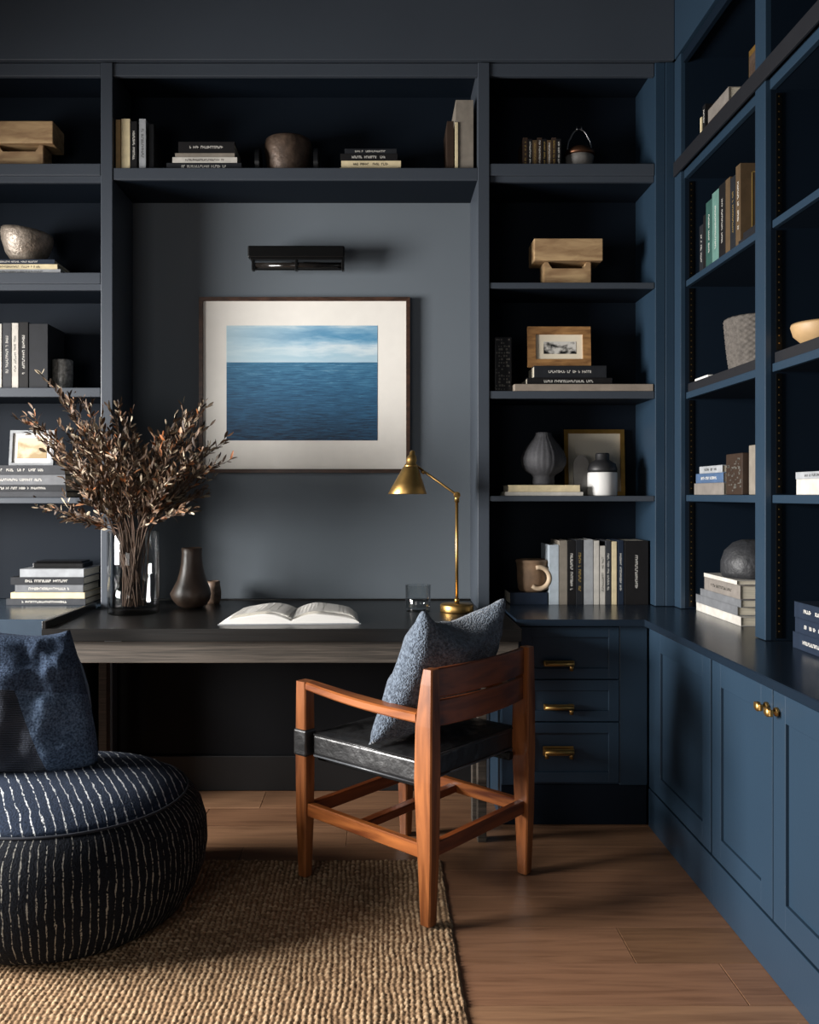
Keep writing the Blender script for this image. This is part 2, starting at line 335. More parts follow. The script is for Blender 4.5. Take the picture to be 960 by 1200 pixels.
def side_cab(label, y0, y1, doors):
    t = thing('base_cabinet', label, 'cabinet', (XC, (y0+y1)/2, 0))
    put(t, box('body', NAVY, t, XC+.021, XW-.003, y0, y1, .001, .762))
    put(t, box('plinth', NAVY, t, XC-.001, XC+.02, y0, y1, .001, .146, .002))
    if y1 > 3.3: put(t, box('corner_stile', NAVY, t, XC+.001, XC+.02, 3.334, 3.405, .15, .762, .002))
    for a, c, hside in doors:      # door spans a (far) to c (near)
        d = shaker(t, 'door', a-c, .598, NAVY, (-.002, a-(y0+y1)/2, .156), -math.pi/2, rail=.07)
        if hside is not None:
            hb = bm_(); hy = (a-c)-.028 if hside else .028; z = .548
            lathe(hb, [(0, -.004), (.011, -.004), (.012, 0), (.011, .004), (.005, .006), (.005, .014), (.012, .017), (.013, .024), (.010, .028), (0, .029)], 20)
            bmesh.ops.rotate(hb, verts=hb.verts[:], cent=(0, 0, 0), matrix=Matrix.Rotation(math.pi/2, 3, 'X'))
            bmesh.ops.translate(hb, verts=hb.verts[:], vec=(hy, -.004, z))
            bx(hb, hy-.020, hy+.020, -.030, -.020, z-.009, z+.009, .003)
            obj('handle', hb, BRASS, d)
    return t
side_cab('navy base cabinet with one blank shaker door next to the corner drawers', 2.760, 3.405, [(3.33, 2.765, None)])
side_cab('navy base cabinet with paired shaker doors and small brass latches', 1.85, 2.758, [(2.752, 2.329, 1), (2.324, 1.9, 0)])
b = bm_()
prism(b, [(.515, 3.38), (1.0, 3.38), (1.0, 1.85), (XW-.003, 1.85), (XW-.003, YB-.002), (.465, YB-.002), (.465, YF), (.515, YF)], .765, CT, bev=.002)
tag(obj('countertop', b, NAVYTOP), 'glossy navy countertop turning the corner over drawers and side cabinets', 'countertop')
lc = thing('base_cabinet', 'slate base cabinet at the left edge behind the pouf', 'cabinet', (-1.7, 3.43, 0))
put(lc, box('body', SLATE, lc, -2.2, -1.235, 3.43, YB-.01, .001, .72))
for x0 in (-2.19, -1.71): shaker(lc, 'door', .465, .55, SLATE, (x0+1.7, -.022, .156), 0)
b = bm_(); bx(b, -2.2, -1.215, 3.38, YF, .725, CT, .003); bx(b, -2.2, -1.176, YF, YB, .725, CT)
tag(obj('countertop', b, mat('slate_satin_top', '#333f4b', .25, var=.04)), 'slate blue countertop left of the desk carrying a stack of books', 'countertop')
# ---------------------------------------------------------------- desk
DZ = .783; DF = 3.19
dk = thing('desk', 'long black topped desk with weathered grey wood apron in the niche', 'desk', (-.35, DF, 0))
b = bm_()
prism(b, [(-1.205, DF), (.508, DF), (.508, YF-.004), (.411, YF-.004), (.411, YB-.004), (-1.120, YB-.004), (-1.120, YF-.004), (-1.205, YF-.004)], .737, DZ, bev=.003)
put(dk, obj('desktop', b, BLACKWOOD, dk))
b = bm_(); bx(b, -1.205, -1.190, DF+.004, YF-.006, DZ-.001, DZ+.026, .002); bx(b, -1.120, .411, YB-.02, YB-.005, DZ-.001, DZ+.006, .001)
put(dk, obj('raised_edge', b, BLACKWOOD, dk))
put(dk, box('apron', GREYWOOD, dk, -1.16, .50, DF+.03, DF+.055, .656, .738, .002))
put(dk, box('apron', GREYWOOD, dk, -1.16, -1.135, DF+.056, 3.74, .656, .738, .002))
put(dk, box('apron', GREYWOOD, dk, .475, .50, DF+.056, 3.40, .656, .738, .002))
for x0 in (-1.13, .356):
    for y0 in (DF+.058, 3.44 if x0 > 0 else 3.6): put(dk, box('leg', GREYWOOD, dk, x0, x0+.032, y0, y0+.05, 0, .737, .002))
b = bm_(); bx(b, -.98, -.92, DF-.0006, DF+.004, .7375, .7395); put(dk, obj('edge_pull', b, CHROME, dk))
# ---------------------------------------------------------------- rug
RX0, RX1, RY0, RY1 = -1.75, .212, 1.55, 3.077
import numpy as np
st = .0034; nx = int((RX1-RX0)/st); ny = int((RY1-RY0)/st)
xs = np.linspace(RX0, RX1, nx); ys = np.linspace(RY0, RY1, ny); X, Y = np.meshgrid(xs, ys)
rs = np.random.RandomState(3)
def smooth_noise(shape, cell):
    g = rs.rand(shape[0]//cell+3, shape[1]//cell+3); yi = np.arange(shape[0])/cell; xi = np.arange(shape[1])/cell
    y0 = yi.astype(int); x0 = xi.astype(int); fy = (yi-y0)[:, None]; fx = (xi-x0)[None, :]; fy = fy*fy*(3-2*fy); fx = fx*fx*(3-2*fx)
    return (g[y0][:, x0]*(1-fy)*(1-fx)+g[y0+1][:, x0]*fy*(1-fx)+g[y0][:, x0+1]*(1-fy)*fx+g[y0+1][:, x0+1]*fy*fx)
wob = (smooth_noise(X.shape, 22)-.5)*.012; wob2 = (smooth_noise(X.shape, 18)-.5)*.010
pit = .0155; px_ = (X+wob2)/pit; py_ = (Y+wob)/(pit*.86); rowi = np.floor(py_)
cx_ = px_+.12*(rowi % 2); Zr = (np.abs(np.sin(np.pi*py_))**.55)*(.12+.88*np.abs(np.sin(np.pi*cx_))**.55)
cell = rs.rand(ny//2+400, nx//2+400); ci = (rowi-rowi.min()).astype(int) % cell.shape[0]; cj = (np.floor(cx_)-np.floor(cx_).min()).astype(int) % cell.shape[1]
cv = cell[ci, cj]
Zn = Zr; Zr = .002+.010*Zr*(.65+.35*cv)
edge = np.minimum(np.minimum(X-RX0, RX1-X), np.minimum(Y-RY0, RY1-Y)); Zr = Zr*np.clip(edge/.006, 0, 1)+.001
# irregular border
jit = (smooth_noise(X.shape, 4)-.5)*.006
X2 = X+jit*(np.abs(RX1-X) < .01); Y2 = Y+jit*(np.abs(RY1-Y) < .01)
me = bpy.data.meshes.new('jute_rug'); nv = nx*ny; nf = (nx-1)*(ny-1)
me.vertices.add(nv); me.vertices.foreach_set('co', np.stack([X2, Y2, Zr], -1).astype(np.float32).ravel())
idx = np.arange(nv).reshape(ny, nx); q = np.stack([idx[:-1, :-1], idx[:-1, 1:], idx[1:, 1:], idx[1:, :-1]], -1).reshape(-1, 4)
me.loops.add(nf*4); me.loops.foreach_set('vertex_index', q.ravel().astype(np.int32))
me.polygons.add(nf); me.polygons.foreach_set('loop_start', np.arange(0, nf*4, 4, dtype=np.int32))
me.update(calc_edges=True); me.shade_smooth()
at = me.attributes.new('strand', 'FLOAT', 'POINT'); at.data.foreach_set('value', ((.32+cv*.40+(smooth_noise(X.shape, 60)-.5)*.12)*(.35+.65*np.clip(Zn*1.5, 0, 1))).astype(np.float32).ravel())
m, nt, pb = nodes('jute_weave'); a = N(nt, 'ShaderNodeAttribute'); a.attribute_name = 'strand'
r = ramp(nt, a.outputs['Fac'], [(.1, lin('#6a523d')), (.45, lin('#967a5e')), (.7, lin('#b0977a')), (.95, lin('#cbb69a'))])
mp = coords(nt, (1, 1, 1)); n = N(nt, 'ShaderNodeTexNoise'); n.inputs['Scale'].default_value = 420; nt.links.new(mp.outputs[0], n.inputs['Vector'])
f = ramp(nt, n.outputs['Fac'], [(.3, (.72, .7, .66, 1)), (.7, (1.12, 1.12, 1.1, 1))]); mx = N(nt, 'ShaderNodeMix', data_type='RGBA', blend_type='MULTIPLY'); mx.inputs[0].default_value = 1
nt.links.new(r.outputs[0], mx.inputs[6]); nt.links.new(f.outputs[0], mx.inputs[7]); nt.links.new(mx.outputs[2], pb.inputs['Base Color'])
pb.inputs['Roughness'].default_value = .85; pb.inputs['Specular IOR Level'].default_value = .2
me.materials.append(m); rug = bpy.data.objects.new('jute_rug', me); C.objects.link(rug)
tag(rug, 'chunky natural jute rug under the pouf and chair', 'rug')
# ---------------------------------------------------------------- armchair
RZ = .012
ch = thing('armchair', 'teak open armchair with black leather seat turned to the desk', 'chair', (.119, 2.960, RZ), math.atan2(.751, .660))
LX, LY = .2585, .2565
def leg(x, y, secs):
    b = bm_(); rect_loft(b, [(x+dx, y+dy, z, wx, wy) for z, dx, dy, wx, wy in secs]); return obj('leg', b, TEAK, ch)
for s, floorz in ((-1, 0), (1, -.012)):   # rear legs
    l = leg(s*LX, -LY, [(floorz+.004, 0, 0, .036, .036), (.2, 0, 0, .044, .052), (.42, 0, .004, .048, .066), (.58, 0, .002, .046, .062), (.70, 0, -.006, .04, .044), (.745, 0, -.010, .036, .034)])
    b = bm_(); lathe(b, [(0, 0), (.014, 0), (.014, .005), (0, .005)], 20, (s*LX, -LY, floorz)); obj('foot_glide', b, BLACKM, l)
for s, floorz in ((-1, 0), (1, -.012)):
    l = leg(s*LX, LY, [(floorz+.004, 0, 0, .034, .034), (.2, 0, 0, .044, .046), (.42, 0, 0, .046, .050), (.60, 0, 0, .044, .046), (.640, 0, 0, .044, .044)])
    b = bm_(); lathe(b, [(0, 0), (.014, 0), (.014, .005), (0, .005)], 20, (s*LX, LY, floorz)); obj('foot_glide', b, BLACKM, l)
for s in (-1, 1):
    b = bm_(); pts = []; ws = []; hs = []
    for i in range(15):
        t = i/14; yy = LY-.024-(2*LY-.055)*t; z = .628-.028*t-.006*math.sin(math.pi*t)
        pts.append((s*LX, yy, z)); ws.append(.044+.010*math.sin(math.pi*t)); hs.append(.026+.004*t)
    sweep_rect(b, pts, ws, hs, None, bev=.005); obj('armrest', b, TEAKH, ch)
def slat(z0, z1, bow, th):
    b = bm_(); rings = []; n = 18
    for i in range(n+1):
        t = i/n*2-1; x = t*(LX-.022); yb = -LY-.002-bow*(1-t*t); e = .003; h2 = (z1-z0)/2-.006*(t*t)*0; zc = (z0+z1)/2+.012*(1-t*t)*0
        rings.append([(x, yb-th/2, zc-h2+e), (x, yb-th/2, zc+h2-e), (x, yb-th/2+e, zc+h2), (x, yb+th/2-e, zc+h2), (x, yb+th/2, zc+h2-e), (x, yb+th/2, zc-h2+e), (x, yb+th/2-e, zc-h2), (x, yb-th/2+e, zc-h2)])
    loft(b, rings); 
    for f in b.faces: f.smooth = False
    obj('back_slat', b, TEAKX, ch)
slat(.656, .742, .022, .018); slat(.572, .649, .026, .014)
b = bm_()
n = 48; rings = []
def seat_h(u, v):
    q = .016*(1-u**4)*(1-v**4); d = 1
    for a in (-.5, 0, .5):
        for c in (-.5, 0, .5): d = min(d, math.hypot(u-a, v-c))
    q -= .010*math.exp(-(d/.14)**2)
    return q+.005*noise.noise(Vector((u*3, v*3, 1)))+.004*noise.noise(Vector((u*8, v*8, 5)))
bx(b, -.258, .258, -.224, .224, .400, .474, .012, seg=3)
top = [[None]*(n+1) for _ in range(n+1)]
for i in range(n+1):
    for j in range(n+1):
        u = i/n*2-1; v = j/n*2-1; top[i][j] = b.verts.new((u*.252, v*.218, .4735+max(0, seat_h(u, v))))
for i in range(n):
    for j in range(n):
        f = b.faces.new((top[i][j], top[i+1][j], top[i+1][j+1], top[i][j+1])); f.smooth = True
seat = obj('seat', b, LEATHER, ch)
b = bm_()
for z in (.470,):
    tube(b, [(-.2585, -.215, z), (-.2585, .215, z)], .003, 8); tube(b, [(.2585, -.215, z), (.2585, .215, z)], .003, 8)
    tube(b, [(-.25, -.2245, z), (.25, -.2245, z)], .003, 8); tube(b, [(-.25, .2245, z), (.25, .2245, z)], .003, 8)
obj('piping', b, LEATHER, seat)
b = bm_()
for s in (-1, 1): tube(b, [(s*.2585, -.215, .403), (s*.2585, .215, .403)], .003, 8); tube(b, [(-.25, s*.2245, .403), (.25, s*.2245, .403)], .003, 8)
lpip = obj('lower_piping', b, mat('piping_highlight_grey', '#55585c', .35), seat); lpip['label'] = 'grey piping along the lower edge with painted highlight'  # highlight on the lower piping painted in as a lighter grey
for s in (-1, 1):
    b = bm_(); bx(b, s*LX-.027, s*LX+.027, LY-.029, LY+.029, .398, .486, .008, seg=3); obj('seat_strap', b, LEATHER, ch)
    b = bm_(); bx(b, s*.205-.012, s*.205+.012, -.240, .240, .374, .399, .003); obj('seat_rail', b, BLACKM, ch)
def stretch(p, q, w=.026, h=.042, m=TEAKH):
    b = bm_(); sweep_rect(b, [p, q], w, h, None, bev=.003); obj('stretcher', b, m, ch)
for s in (-1, 1): stretch((s*LX, -LY+.024, .213), (s*LX, LY-.021, .225), m=TEAKH)
for s in (-1, 1): stretch((-LX+.021, s*LY, .215), (LX-.021, s*LY, .215), m=TEAKX)
stretch((-LX+.014, .03, .214), (LX-.014, .03, .214), .034, .026, m=TEAKX)
# ---------------------------------------------------------------- cushions
def cushion_bm(w, h, T, n=40, sag=(.07, .07, .07, .07), pw_=.42, seed=0, wr=.006, uvmat=None):
    """sag = left, right, bottom, top edge pull-in"""
    b = bm_(); grid = {}
    for side in (1, -1):
        for i in range(n+1):
            for j in range(n+1):
                u = i/n*2-1; v = j/n*2-1
                if side == -1 and (i in (0, n) or j in (0, n)): grid[(side, i, j)] = grid[(1, i, j)]; continue
                sx = sag[0] if u < 0 else sag[1]; sy = sag[2] if v < 0 else sag[3]
                x = w/2*u*(1-sx*(1-v*v)*abs(u)**1.5); y = h/2*v*(1-sy*(1-u*u)*abs(v)**1.5)
                t = T/2*(max(0, (1-u*u)*(1-v*v)))**pw_
                t += wr*noise.noise(Vector((u*2.2+seed, v*2.2, side)))*min(1, 4*(1-max(abs(u), abs(v))))*2
                t += wr*.5*noise.noise(Vector((u*6+seed, v*6, side)))*min(1, 4*(1-max(abs(u), abs(v))))
                grid[(side, i, j)] = b.verts.new((x, y, side*max(t, 0)))
    for side in (1, -1):
        for i in range(n):
            for j in range(n):
                vs = [grid[(side, i, j)], grid[(side, i+1, j)], grid[(side, i+1, j+1)], grid[(side, i, j+1)]]
                f = b.faces.new(vs if side == 1 else vs[::-1]); f.smooth = True
    return b
def boucle(name, c1, c2, scale=170, c3=None, big=6):
    m, nt, pb = nodes(name); mp = coords(nt)
    v = N(nt, 'ShaderNodeTexVoronoi'); v.inputs['Scale'].default_value = scale; nt.links.new(mp.outputs[0], v.inputs['Vector'])
    n = N(nt, 'ShaderNodeTexNoise'); n.inputs['Scale'].default_value = scale*.6; n.inputs['Detail'].default_value = 3; nt.links.new(mp.outputs[0], n.inputs['Vector'])
    r = ramp(nt, n.outputs['Fac'], [(.35, lin(c1)), (.65, lin(c2))]); nt.links.new(r.outputs[0], pb.inputs['Base Color'])
    bp = N(nt, 'ShaderNodeBump'); bp.inputs['Strength'].default_value = .9; bp.inputs['Distance'].default_value = .004; bp.invert = True
    nt.links.new(v.outputs['Distance'], bp.inputs['Height']); nt.links.new(bp.outputs[0], pb.inputs['Normal'])
    pb.inputs['Roughness'].default_value = .95; pb.inputs['Specular IOR Level'].default_value = .15
    pb.inputs['Sheen Weight'].default_value = .25; return m
BOUCLE = boucle('slate_blue_boucle', '#363e49', '#636e7b')
def basis(o, Xv, Yv, loc):
    Xv = Xv.normalized(); Zv = Xv.cross(Yv).normalized(); Yv = Zv.cross(Xv)
    M = Matrix((Xv, Yv, Zv)).transposed().to_4x4(); M.translation = loc; o.matrix_world = M
Rr = Vector((.660, .751, 0)); Ff = Vector((-.751, .660, 0))
topc = Vector((.278, 2.822, .925)); botc = topc+Ff*.17; botc.z = .500
th_ = thing('cushion', 'slate blue boucle cushion standing on the armchair seat', 'cushion')
th_.rotation_mode = 'QUATERNION'
basis(th_, Rr, topc-botc, (topc+botc)/2)
hh = (topc-botc).length
cb = cushion_bm(.44, hh, .185, sag=(.02, .05, .05, .42), seed=2, wr=.010)
for v_ in cb.verts:
    u_ = v_.co.x/.22; w_ = v_.co.y/(hh/2)
    if u_ < 0: v_.co.x += .06*u_*max(0, (1-w_)/2)**2
obj('cover', cb, BOUCLE, th_)
b = bm_(); bx(b, .185, .212, -.0008, .0008, .13, .185); bmesh.ops.rotate(b, verts=b.verts[:], cent=(.19, 0, .15), matrix=Matrix.Rotation(.3, 3, 'Y'))
b.free()
b = bm_(); prism(b, [(.190, .13), (.240, .140), (.225, .180), (.205, .190)], -.0012, .0, 'z'); to = obj('care_tag', b, PAPER, th_); to['label'] = 'white tag at the edge'
# pouf
def stripes(name, base, line, top):
    m, nt, pb = nodes(name); tc = N(nt, 'ShaderNodeTexCoord'); sp = N(nt, 'ShaderNodeSeparateXYZ'); nt.links.new(tc.outputs['Object'], sp.inputs[0])
    nz = N(nt, 'ShaderNodeTexNoise'); nz.inputs['Scale'].default_value = 16; nz.inputs['Detail'].default_value = 3; nt.links.new(tc.outputs['Object'], nz.inputs['Vector'])
    if top:
        # stripes run away from the viewer, slightly slanted
        a = N(nt, 'ShaderNodeMath', operation='MULTIPLY_ADD'); a.inputs[1].default_value = .55; nt.links.new(sp.outputs['Y'], a.inputs[0]); nt.links.new(sp.outputs['X'], a.inputs[2]); src = a.outputs[0]; freq = 33.0
    else:
        a = N(nt, 'ShaderNodeMath', operation='ARCTAN2'); nt.links.new(sp.outputs['Y'], a.inputs[0]); nt.links.new(sp.outputs['X'], a.inputs[1]); src = a.outputs[0]; freq = 19.5
    w1 = N(nt, 'ShaderNodeMath', operation='MULTIPLY_ADD'); w1.inputs[1].default_value = .020 if top else .04; nt.links.new(nz.outputs['Fac'], w1.inputs[0]); nt.links.new(src, w1.inputs[2])
    s = N(nt, 'ShaderNodeMath', operation='MULTIPLY'); s.inputs[1].default_value = freq; nt.links.new(w1.outputs[0], s.inputs[0])
    fr = N(nt, 'ShaderNodeMath', operation='FRACT'); nt.links.new(s.outputs[0], fr.inputs[0])
    fl = N(nt, 'ShaderNodeMath', operation='FLOOR'); nt.links.new(s.outputs[0], fl.inputs[0])
    # per stripe random phase and dashes along it
    cmb = N(nt, 'ShaderNodeCombineXYZ'); nt.links.new(fl.outputs[0], cmb.inputs[0])
    lz = N(nt, 'ShaderNodeMath', operation='MULTIPLY'); lz.inputs[1].default_value = 9 if top else 13; nt.links.new(sp.outputs['Y' if top else 'Z'], lz.inputs[0]); nt.links.new(lz.outputs[0], cmb.inputs[1])
    n3 = N(nt, 'ShaderNodeTexNoise'); n3.inputs['Scale'].default_value = 1.7; n3.inputs['Detail'].default_value = 4; n3.inputs['Roughness'].default_value = .8; nt.links.new(cmb.outputs[0], n3.inputs['Vector'])
    d = N(nt, 'ShaderNodeMath', operation='SUBTRACT'); nt.links.new(fr.outputs[0], d.inputs[0]); d.inputs[1].default_value = .5
    ab = N(nt, 'ShaderNodeMath', operation='ABSOLUTE'); nt.links.new(d.outputs[0], ab.inputs[0])
    th = N(nt, 'ShaderNodeMath', operation='MULTIPLY_ADD'); th.inputs[1].default_value = .52; th.inputs[2].default_value = -.205 if top else -.205; nt.links.new(n3.outputs['Fac'], th.inputs[0])
    lt_ = N(nt, 'ShaderNodeMath', operation='LESS_THAN'); nt.links.new(ab.outputs[0], lt_.inputs[0]); nt.links.new(th.outputs[0], lt_.inputs[1])
    nn = N(nt, 'ShaderNodeTexNoise'); nn.inputs['Scale'].default_value = 190; nt.links.new(tc.outputs['Object'], nn.inputs['Vector'])
    gt = N(nt, 'ShaderNodeMath', operation='GREATER_THAN'); gt.inputs[1].default_value = .43; nt.links.new(nn.outputs['Fac'], gt.inputs[0])
    al = N(nt, 'ShaderNodeMath', operation='MULTIPLY'); nt.links.new(lt_.outputs[0], al.inputs[0]); nt.links.new(gt.outputs[0], al.inputs[1])
    bc = ramp(nt, nn.outputs['Fac'], [(.3, tuple(x*.6 for x in lin(base)[:3])+(1,)), (.7, tuple(x*1.5 for x in lin(base)[:3])+(1,))])
    mx = N(nt, 'ShaderNodeMix', data_type='RGBA'); nt.links.new(al.outputs[0], mx.inputs[0]); nt.links.new(bc.outputs[0], mx.inputs[6]); mx.inputs[7].default_value = lin(line)
    nt.links.new(mx.outputs[2], pb.inputs['Base Color'])
    sm = N(nt, 'ShaderNodeMath', operation='SINE'); s2 = N(nt, 'ShaderNodeMath', operation='MULTIPLY'); s2.inputs[1].default_value = 6.283; nt.links.new(s.outputs[0], s2.inputs[0]); nt.links.new(s2.outputs[0], sm.inputs[0])
    ad = N(nt, 'ShaderNodeMath', operation='MULTIPLY_ADD'); ad.inputs[1].default_value = .8; nt.links.new(nn.outputs['Fac'], ad.inputs[0]); nt.links.new(al.outputs[0], ad.inputs[2])
    bp = N(nt, 'ShaderNodeBump'); bp.inputs['Strength'].default_value = .6; bp.inputs['Distance'].default_value = .004; nt.links.new(ad.outputs[0], bp.inputs['Height']); nt.links.new(bp.outputs[0], pb.inputs['Normal'])
    pb.inputs['Roughness'].default_value = .92; pb.inputs['Specular IOR Level'].default_value = .15; return m
pf = thing('pouf', 'big round navy pouf with fine white stitched stripes on the jute rug', 'pouf', (-.955, 2.70, RZ))
side = [(.30, 0), (.335, .006), (.37, .03), (.40, .075), (.422, .13), (.43, .19), (.427, .25), (.412, .30), (.388, .335), (.366, .352)]
topp = [(.366, .352), (.35, .366), (.31, .388), (.25, .402), (.18, .410), (.10, .414), (.0, .415)]
fn = lambda a, z: 1+.010*noise.noise(Vector((math.cos(a)*1.5, math.sin(a)*1.5, z*4)))
b = bm_(); lathe(b, side, 96, fn=fn); obj('side_panel', b, stripes('navy_stripe_shaded', '#0c1017', '#85837d', False), pf, smooth=True)  # side darker and duller than the top, its shade put into the colours
b = bm_(); lathe(b, topp, 96, fn=fn); obj('top_panel', b, stripes('navy_stripe_lit', '#1a2332', '#b9bbbc', True), pf, smooth=True)  # top made paler, the light on it put into the colours
b = bm_(); tube(b, [(.368*fn(2*math.pi*i/96, .352)*math.cos(2*math.pi*i/96), .368*fn(2*math.pi*i/96, .352)*math.sin(2*math.pi*i/96), .353) for i in range(97)], .004, 8)
obj('seam_piping', b, mat('navy_piping', '#161b26', .9), pf)
# patchwork cushion
def patchwork():
    m, nt, pb = nodes('denim_patchwork'); tc = N(nt, 'ShaderNodeTexCoord'); sp = N(nt, 'ShaderNodeSeparateXYZ'); nt.links.new(tc.outputs['Object'], sp.inputs[0])
    def lessthan(ax, bx_, c):   # ax*x + bx*y < c
        a = N(nt, 'ShaderNodeMath', operation='MULTIPLY'); a.inputs[1].default_value = ax; nt.links.new(sp.outputs['X'], a.inputs[0])
        d = N(nt, 'ShaderNodeMath', operation='MULTIPLY_ADD'); d.inputs[1].default_value = bx_; nt.links.new(sp.outputs['Y'], d.inputs[0]); nt.links.new(a.outputs[0], d.inputs[2])
        l = N(nt, 'ShaderNodeMath', operation='LESS_THAN'); l.inputs[1].default_value = c; nt.links.new(d.outputs[0], l.inputs[0]); return l.outputs[0], d.outputs[0]
    n = N(nt, 'ShaderNodeTexNoise'); n.inputs['Scale'].default_value = 160; n.inputs['Detail'].default_value = 4; nt.links.new(tc.outputs['Object'], n.inputs['Vector'])
    def tint(a, c): return ramp(nt, n.outputs['Fac'], [(.35, lin(a)), (.65, lin(c))]).outputs[0]
    wv = N(nt, 'ShaderNodeTexWave'); wv.inputs['Scale'].default_value = 60; wv.bands_direction = 'Y'; wv.inputs['Distortion'].default_value = 1; nt.links.new(tc.outputs['Object'], wv.inputs['Vector'])
    rib = ramp(nt, wv.outputs['Fac'], [(.2, lin('#22252c')), (.9, lin('#4a4f59'))]).outputs[0]
    base = tint('#303d50', '#60728a'); up = tint('#262f3f', '#4b5a70')
    def mix(f, a, c):
        x = N(nt, 'ShaderNodeMix', data_type='RGBA'); nt.links.new(f, x.inputs[0]); nt.links.new(a, x.inputs[6]); nt.links.new(c, x.inputs[7]); return x.outputs[2]
    col = mix(lessthan(0, -1, -.03)[0], base, up)            # y > .03 : darker top band
    mn = N(nt, 'ShaderNodeMath', operation='MULTIPLY'); l1, _ = lessthan(1, .5, .02); l2, _ = lessthan(0, 1, .03); nt.links.new(l1, mn.inputs[0]); nt.links.new(l2, mn.inputs[1])
    col = mix(mn.outputs[0], col, rib)
    nt.links.new(col, pb.inputs['Base Color']); pb.inputs['Roughness'].default_value = .95; pb.inputs['Specular IOR Level'].default_value = .1
    bp = N(nt, 'ShaderNodeBump'); bp.inputs['Strength'].default_value = .7; bp.inputs['Distance'].default_value = .003; nt.links.new(n.outputs['Fac'], bp.inputs['Height']); nt.links.new(bp.outputs[0], pb.inputs['Normal'])
    return m
pc = thing('cushion', 'large denim blue patchwork cushion leaning on top of the striped pouf', 'cushion')
pc.rotation_mode = 'QUATERNION'
basis(pc, Vector((.97, .18, -.10)), Vector((-.04, .20, .97)), Vector((-1.115, 2.76, .628)))
cb = cushion_bm(.52, .45, .23, sag=(.08, -.02, .04, .12), seed=9, wr=.020, pw_=.42)
for v_ in cb.verts:
    w_ = (v_.co.y/.225+1)/2; v_.co.x -= .135*max(0, v_.co.x/.26)*w_**1.4
    if v_.co.x > 0: v_.co.y += .05*(v_.co.x/.26)**3*(1-w_)**2
obj('cover', cb, patchwork(), pc)
b = bm_(); tube(b, [(.142, .165, -.010), (.168, .11, -.014), (.192, .05, -.018), (.216, -.01, -.020)], [.004, .010, .011, .004], 8)
so = obj('zip_band', b, mat('pale_blue_band', '#5d7186', .8), pc); so['label'] = 'paler blue band along the edge'
# ---------------------------------------------------------------- books
def glyphs(b, x0, x1, z0, z1, y, rnd, vertical=False, mi=0):
    """row of small worn letter-like strokes on the plane y, running x0..x1 (or top to bottom)"""
    L = (z1-z0) if vertical else (x1-x0); hgt = (x1-x0) if vertical else (z1-z0); step = hgt*.72; t = 0
    while t < L-step:
        if rnd.random() < .14: t += step; continue
        cw = step*.78; k = rnd.randint(2, 3); sh = []
        sh.append((t, t+cw*.28, 0, hgt))
        if k > 1: sh.append((t, t+cw, hgt*(rnd.choice((0, .4, .75))), 0)); sh[-1] = (t, t+cw, sh[-1][2], sh[-1][2]+hgt*.25)
        if k > 2: sh.append((t+cw*.72, t+cw, hgt*rnd.choice((0, .4)), hgt*rnd.choice((.6, 1))))
        for a, c, d, e in sh:
            if vertical: bx(b, x0+d, x0+e, y-.0004, y+.0002, z1-c, z1-a, mi=mi)
            else: bx(b, x0+a, x0+c, y-.0004, y+.0002, z0+d, z0+e, mi=mi)
        t += step
bseed = [0]
def book(label, W, D, Hh, flat, cm, loc, rz=0, group=None, title=None, pages=PAGES, name='book', cat='book', tilt=0, span=(.2, .8)):
    """W = width seen on the spine side, D = depth, Hh = height; spine faces local -y"""
    bseed[0] += 1; rnd = random.Random(bseed[0]); t = min(.0025, (Hh if flat else W)*.12)
    th = thing(name, label, cat, loc, rz, group); th.rotation_euler.y = tilt
    b = bm_(); p = bm_(); i = .003
    if flat:
        bx(b, -W/2, W/2, 0, D, 0, t, .0004, seg=1); bx(b, -W/2, W/2, 0, D, Hh-t, Hh, .0004, seg=1); bx(b, -W/2, W/2, 0, t, t*.5, Hh-t*.5, .0006, seg=1)
        bx(p, -W/2+i, W/2-i, t+.0002, D-i, t+.0001, Hh-t-.0001)
    else:
        bx(b, -W/2, -W/2+t, 0, D, 0, Hh, .0004, seg=1); bx(b, W/2-t, W/2, 0, D, 0, Hh, .0004, seg=1); bx(b, -W/2+t*.5, W/2-t*.5, 0, t, 0, Hh, .0006, seg=1)
        bx(p, -W/2+t+.0001, W/2-t-.0001, t+.0002, D-i, i, Hh-i)
    obj('cover', b, cm, th); obj('pages', p, pages, th)
    if title:
        g = bm_(); hgt = (Hh if flat else W)*.36; hgt = min(hgt, .011)
        if flat: glyphs(g, -W/2+W*span[0], -W/2+W*span[1], Hh/2-hgt/2, Hh/2+hgt/2, 0, rnd)
        else: glyphs(g, -hgt/2, hgt/2, Hh*span[0], Hh*span[1], 0, rnd, True)
        if len(g.verts): obj('spine_lettering', g, title, th)
    return th
def row(specs, py_base, Y, zbase, D, group, where):
    for px0, px1, ptop, cm, title, desc in specs:
        x0, x1 = PX(px0, Y), PX(px1, Y); h = (py_base-ptop)/F*Y
        book(desc+' '+where, (x1-x0)-.0008, D, h, False, cm, ((x0+x1)/2, Y, zbase), 0, group, title)
def stack(specs, Y, zbase, D, group, where, rz=0):
    z = zbase
    for px0, px1, t, cm, title, desc in specs:      # bottom to top
        x0, x1 = PX(px0, Y), PX(px1, Y); th = t/F*Y
        book(desc+' '+where, x1-x0, D, th, True, cm, ((x0+x1)/2, Y+random.uniform(0, .006), z), 0, group, title); z += th+.0002
    return z
